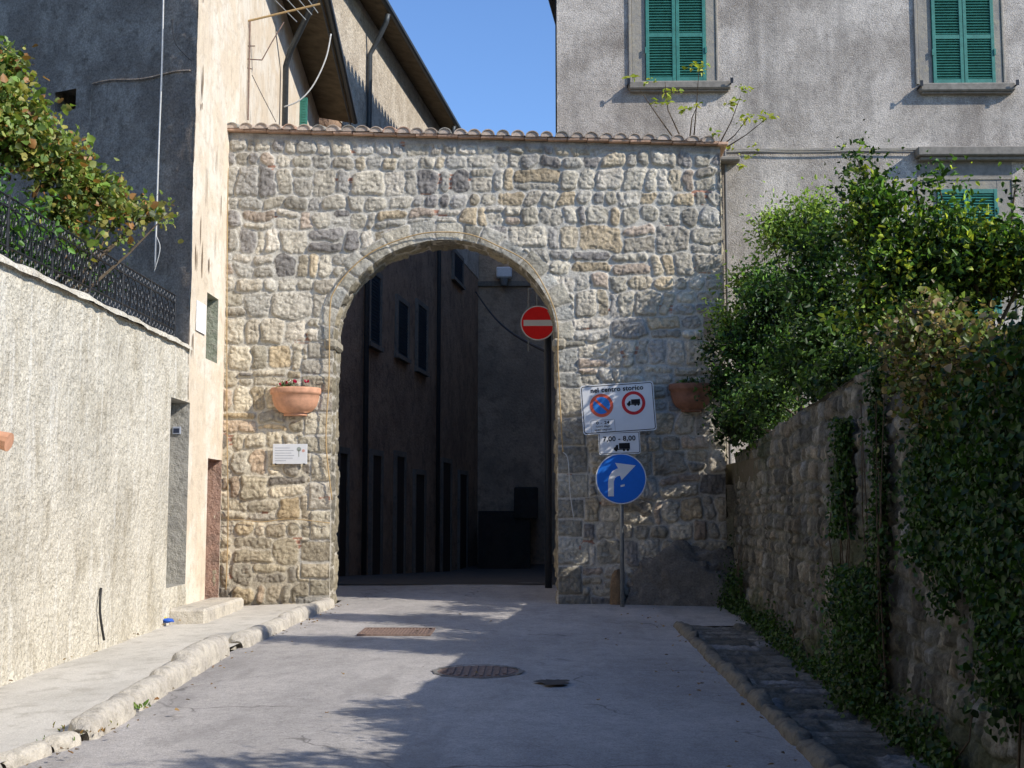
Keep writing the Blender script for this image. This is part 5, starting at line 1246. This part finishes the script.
# ------------------------------------------------------------------ self-sown plant on the coping
fig = thing('sapling', tuple(onY(690, 138, YG + 0.2)), 'spindly self-sown sapling with yellow-green leaves growing from the gateway tiles', 'sapling')
stems = [((694, 136), (697, 100), (699, 68)), ((672, 136), (655, 112), (640, 90)), ((680, 136), (668, 110), (665, 82)), ((723, 145), (735, 135), (748, 118)), ((720, 143), (731, 122), (741, 95)), ((727, 147), (746, 135), (766, 119)), ((690, 136), (692, 118), (698, 104))]
mb = MB(); LP_ = []; rs2 = np.random.default_rng(4)
for st_ in stems:
    pp = [onY(a, b, YG + 0.1 - 0.15 * k) for k, (a, b) in enumerate(st_)]; mb.tube(pp, [0.011, 0.007, 0.004], 5); LP_.append(pp[-1]); LP_.append(pp[-1])
mb.build('stem', M_BARK, fig)
tips = [onY(a, b, YG - 0.1 + rs2.uniform(-.1, .1)) for a, b in ((698, 64), (692, 66), (705, 66), (633, 77), (650, 80), (668, 90), (675, 93), (662, 104), (652, 103), (667, 101), (727, 104), (733, 102), (740, 88), (745, 91), (750, 117), (757, 119), (771, 119), (690, 108), (697, 105), (754, 146), (733, 147), (748, 156), (680, 112), (715, 133), (742, 120), (765, 116), (700, 70), (667, 98), (734, 104), (743, 166))]
P = np.repeat(np.array([tuple(t) for t in tips]), 7, 0) + rs2.normal(size=(len(tips) * 7, 3)) * [0.05, 0.04, 0.018]
n = len(P)
leaves('foliage', P, rs2.normal(size=(n, 3)) * 0.5 + [0, -.5, 1], rs2.normal(size=(n, 3)) * [1, 1, .4], rs2.uniform(0.05, 0.10, n), 0.3, np.array([(0.42, 0.48, 0.06), (0.30, 0.40, 0.05), (0.50, 0.50, 0.10)])[rs2.integers(0, 3, n)], M_LEAF, fig)

# ------------------------------------------------------------------ right-hand bushes
pal_a = [(0.09, 0.18, 0.035), (0.13, 0.24, 0.045), (0.06, 0.12, 0.025), (0.20, 0.32, 0.06), (0.10, 0.17, 0.04)]
pal_d = [(0.035, 0.08, 0.02), (0.05, 0.11, 0.025), (0.07, 0.14, 0.03), (0.03, 0.06, 0.015)]
def bush(name, label, base, blobs, n, size, wid, pal, seed, per=22, spread=0.10, shell=0.5, extra=None, cat='bush', r0=0.035):
    t = thing(name, base, label, cat)
    foliage('foliage', t, blobs, n, size, wid, pal, seed, per, spread, shell)
    mb = MB(); rr = random.Random(seed); branchy(mb, base, [b[:3] for b in blobs], r0, rr); mb.build('stem', M_BARK, t)
    if extra: extra(t)
    return t
# light feathery tree beside the gate
bA = [blob(792, 232, 16.1, .55, .45, .45), blob(755, 285, 16.2, .42, .35, .38), blob(735, 330, 16.25, .30, .3, .36), blob(775, 320, 16.1, .42, .4, .42), blob(820, 215, 16.0, .32, .4, .30, .6),
      blob(768, 225, 16.1, .2, .25, .2, .5), blob(722, 315, 16.3, .18, .2, .22, .5), blob(765, 365, 16.2, .3, .3, .28)]
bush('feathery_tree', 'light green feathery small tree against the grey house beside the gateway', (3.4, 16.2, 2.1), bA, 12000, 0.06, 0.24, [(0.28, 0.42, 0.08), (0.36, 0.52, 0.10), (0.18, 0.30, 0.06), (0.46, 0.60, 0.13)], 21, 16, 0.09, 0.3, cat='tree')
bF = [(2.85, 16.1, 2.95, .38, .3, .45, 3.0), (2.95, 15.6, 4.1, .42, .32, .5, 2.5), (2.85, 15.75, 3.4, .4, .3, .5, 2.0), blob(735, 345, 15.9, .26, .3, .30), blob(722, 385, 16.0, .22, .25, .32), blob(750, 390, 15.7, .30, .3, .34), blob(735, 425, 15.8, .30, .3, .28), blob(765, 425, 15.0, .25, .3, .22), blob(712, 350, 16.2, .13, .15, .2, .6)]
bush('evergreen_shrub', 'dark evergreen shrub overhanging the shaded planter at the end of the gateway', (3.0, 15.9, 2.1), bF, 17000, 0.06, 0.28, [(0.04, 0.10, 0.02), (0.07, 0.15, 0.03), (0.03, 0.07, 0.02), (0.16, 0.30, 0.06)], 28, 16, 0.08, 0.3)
# glossy laurel in front
bB = [blob(822, 300, 12.7, .36, .4, .42), blob(835, 345, 12.5, .36, .4, .36), blob(812, 255, 12.8, .22, .3, .28, .5), blob(800, 365, 13.2, .32, .5, .26), blob(838, 385, 12.2, .34, .5, .26), blob(770, 398, 14.4, .28, .5, .22), blob(745, 418, 15.4, .25, .5, .22),
      blob(860, 370, 11.4, .32, .5, .28), blob(848, 240, 12.6, .25, .35, .3, .5)]
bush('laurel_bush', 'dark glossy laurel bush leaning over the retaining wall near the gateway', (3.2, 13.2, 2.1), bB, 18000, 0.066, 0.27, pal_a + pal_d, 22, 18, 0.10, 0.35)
# tall privet hedge, running away from the street
bC = [blob(868, 235, 10.5, .24, .4, .40), blob(864, 195, 10.5, .15, .2, .30, 1.2), blob(857, 158, 10.5, .07, .08, .17, 1.0), blob(905, 262, 10.3, .38, .45, .50), blob(945, 258, 10.2, .36, .45, .34), blob(880, 300, 10.4, .30, .4, .42),
      blob(990, 250, 10.1, .36, .45, .26), blob(1035, 252, 10.0, .38, .5, .32), blob(1085, 245, 10, .45, .5, .4), blob(892, 215, 10.4, .20, .3, .20, .6), blob(962, 222, 10.2, .15, .3, .13, .5), blob(985, 275, 10.2, .42, .4, .24), blob(885, 188, 10.4, .06, .07, .12, .9), blob(915, 190, 10.3, .05, .06, .10, .8), blob(938, 182, 10.3, .06, .07, .12, .9), blob(1016, 180, 10.1, .04, .06, .10, .8), blob(842, 212, 10.6, .06, .07, .13, .8),
      blob(905, 335, 10.2, .35, .4, .30), blob(940, 310, 10.2, .38, .4, .30), blob(970, 380, 10.0, .5, .5, .3), blob(925, 205, 10.3, .12, .2, .12, .4)]
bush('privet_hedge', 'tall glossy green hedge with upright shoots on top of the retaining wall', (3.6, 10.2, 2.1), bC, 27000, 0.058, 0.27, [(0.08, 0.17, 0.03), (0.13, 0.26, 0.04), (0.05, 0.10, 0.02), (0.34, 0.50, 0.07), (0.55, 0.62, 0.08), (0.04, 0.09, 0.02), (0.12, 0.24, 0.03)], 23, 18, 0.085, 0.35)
# browning climber
def onwall(px, py, r, o=0.0): 
    Y = 2.22 * F / (px - 536); return blob(px, py, Y, r * .7, r * 1.3, r)
bD = [onwall(905, 338, .10), onwall(928, 332, .15), onwall(953, 350, .13), onwall(978, 352, .10), onwall(1004, 366, .11), onwall(1030, 372, .10), onwall(915, 372, .12), onwall(942, 380, .15), onwall(966, 388, .10),
      onwall(925, 408, .10), onwall(950, 412, .08), onwall(938, 318, .06)]
bush('climbing_plant', 'climbing plant with browning leaves spilling over the retaining wall below the hedge', (2.45, 7.0, 2.3), bD, 9500, 0.036, 0.42, [(0.34, 0.25, 0.11), (0.28, 0.30, 0.08), (0.40, 0.28, 0.15), (0.16, 0.25, 0.05), (0.24, 0.32, 0.07)], 24, 14, 0.07, 0.3, cat='climber', r0=0.015)
# ivy hanging on the wall face
def ivy(name, label, n, f, seed, size=0.05, pal=pal_d, thick=0.12):
    rng = np.random.default_rng(seed); Y_, Z_ = f(rng, n); Y_ = np.array(Y_); Z_ = np.array(Z_); n = len(Y_)
    X_ = np.interp(Y_, [-10, 5.6, 7.7, 16.7], [2.1, 2.17, 2.27, 2.62]) + 0.1 * Z_ / 2.4 - 0.05 - thick * np.abs(rng.normal(size=n)) * (0.5 + 1.2 * (0.5 + fbm(Y_ * 2, Z_ * 2, seed, 3)))
    T = rng.normal(size=(n, 3)) * 0.7 + [-.2, 0, -.8]; Nn = rng.normal(size=(n, 3)) * 0.6 + [-1, 0, 0.5]
    pl = np.array(pal); c = pl[rng.integers(0, len(pl), n)] * (0.6 + 0.8 * rng.random(n))[:, None]
    t = thing(name, (2.3, float(Y_.mean()), 0.1), label, 'ivy'); leaves('foliage', np.stack([X_, Y_, Z_], -1), Nn, T, size * rng.uniform(.6, 1.3, n), 0.42, c, M_LEAF, t)
    mb = MB(); rr = random.Random(seed)
    for k in range(6):
        y_ = float(rng.choice(Y_)); xb_ = RW(y_) - 0.03; zt_s = float(Z_.max()) * 0.9; mb.tube([(xb_ - .02, y_, 0.2), (xb_ - 0.03, y_ + rr.uniform(-.15, .15), zt_s * .35), (xb_ - 0.03, y_ + rr.uniform(-.3, .3), zt_s * .65), (xb_ + .02, y_ + rr.uniform(-.3, .3), zt_s)], [0.007, 0.006, 0.005, 0.003], 5)
    mb.build('stem', M_BARK, t)
def f_big(rng, n):
    Y_ = rng.uniform(3.8, 7.9, n); Z_ = rng.uniform(0.2, 3.1, n)
    lowlim = np.interp(Y_, [4, 5.6, 6.4, 7.0, 7.5, 7.9], [0.8, 0.85, 1.0, 1.15, 1.45, 1.8]) + 0.9 * fbm(Y_ * 2.5, Y_ * 0, 8, 3)
    k = (Z_ > lowlim) & (Z_ < np.interp(Y_, [4, 5.76, 7.1, 7.5, 7.9], [2.5, 2.32, 2.10, 1.9, 1.3]) + 0.12 * fbm(Y_ * 4, Y_ * 0, 19, 3)) & (fbm(Y_ * 1.8, Z_ * 1.8, 9, 3) > -0.22); return Y_[k], Z_[k]
ivy('ivy', 'dense dark ivy covering the near end of the retaining wall at far right', 46000, f_big, 31, 0.038, thick=0.07)
def f_strip(y0, z0, z1, w_):
    def g(rng, n):
        Z_ = rng.uniform(z0, z1, n); Y_ = y0 + 0.35 * fbm(Z_ * 1.5, Z_ * 0, int(y0 * 10), 3) + rng.normal(size=n) * w_ * (0.6 + 0.8 * vn(Z_ * 3, Z_ * 0, 4)); k = (Y_ > 3) & (Y_ < YG); return Y_[k], Z_[k]
    return g
ivy('ivy', 'hanging strand of ivy on the middle of the retaining wall', 2200, f_strip(9.6, 1.3, 2.2, 0.12), 32, 0.035, thick=0.05)
ivy('ivy', 'green strip of ivy beside the pale wall corner on the right', 2600, f_strip(8.4, 0.3, 2.5, 0.07), 33, 0.035, thick=0.05)
ivy('ivy', 'patch of pellitory and ivy low on the retaining wall', 5000, f_strip(8.9, 0.15, 1.10, 0.30), 34, 0.035, thick=0.08)
def f_foot(ya, yb, zm):
    def g(rng, n):
        Y_ = rng.uniform(ya, yb, n); Z_ = SL * Y_ + np.abs(rng.normal(size=n)) * zm * (0.2 + 1.6 * np.clip(fbm(Y_ * 1.6, Y_ * 0, 12, 3) + 0.5, 0, 1) ** 2); return Y_, Z_
    return g
ivy('wall_weeds', 'low weeds along the foot of the retaining wall from the gateway to the camera', 8000, f_foot(4.5, 15.9, 0.12), 35, 0.035, thick=0.05)
ivy('ivy', 'dark weeds in the corner where the retaining wall meets the gateway', 1600, f_foot(15.5, 16.6, 0.3), 36, 0.035, thick=0.08)
# hedge continuing toward and behind the viewer on the right garden (its shade falls on the road)
bE = [(2.7, 5.25, 2.85, .35, .3, .45), (2.8, 4.7, 3.2, .45, .4, .6), (2.9, 4.0, 3.5, .55, .6, .8), (3.0, 3.0, 3.5, .6, .8, .9), (3.0, 1.8, 3.4, .6, .8, .9), (3.0, 0.5, 3.5, .6, .8, .9), (3.0, -1, 3.4, .6, .9, .9)]
bush('laurel_hedge', 'dark laurel hedge continuing along the retaining wall towards the viewer', (3.2, 3, 2.1), bE, 16000, 0.09, 0.27, pal_a, 25, 18, 0.12, 0.3)

# unseen houses behind and left of the viewer, added to block low sky light
def back_house(name, x0, x1, y0, y1, h_, mat, label, face):
    t = thing(name, ((x0 + x1) / 2, (y0 + y1) / 2, 0), label, 'house')
    mb = MB(); mb.box((x0, y0, -1), (x1, y1, h_)); mb.build('wall', mat, t)
    mb = MB(); mb.box((x0 - .6, y0 - .6, h_ + .002), (x1 + .6, y1 + .6, h_ + 0.25)); mb.build('roof', M_SOFF, t)
    n = int(((x1 - x0) if face == 'y' else (y1 - y0)) / 2.6)
    for r_ in range(int(h_ / 3)):
        for k in range(n):
            z = 1.2 + r_ * 3; mb = MB()
            if face == 'y': x = x0 + 1.3 + k * 2.6; mb.box((x - .45, y1 + 0.002, z), (x + .45, y1 + .06, z + 1.5), bev=.01)
            else: y = y0 + 1.3 + k * 2.6; mb.box((x1 + 0.002, y - .45, z), (x1 + .06, y + .45, z + 1.5), bev=.01)
            mb.build('shutter', M_SHUT, t)
M_BH = m_plaster('weathered brown plaster', (0.22, 0.18, 0.14), (0.17, 0.14, 0.11), (0.12, 0.10, 0.08))
back_house('sky_block_house', -13, 7.5, -13, -5, 12, M_BH, 'added brown plastered house behind the viewer, out of view, blocking low sky', 'y')
back_house('sky_block_house', -24, -12, -4, 8, 10, M_BH, 'added brown plastered house left of the garden, out of view, blocking low sky', 'x')

try:
    S.cycles.use_denoising = True
except Exception: pass
print('objects', len(bpy.data.objects), 'verts', sum(len(m.vertices) for m in bpy.data.meshes))
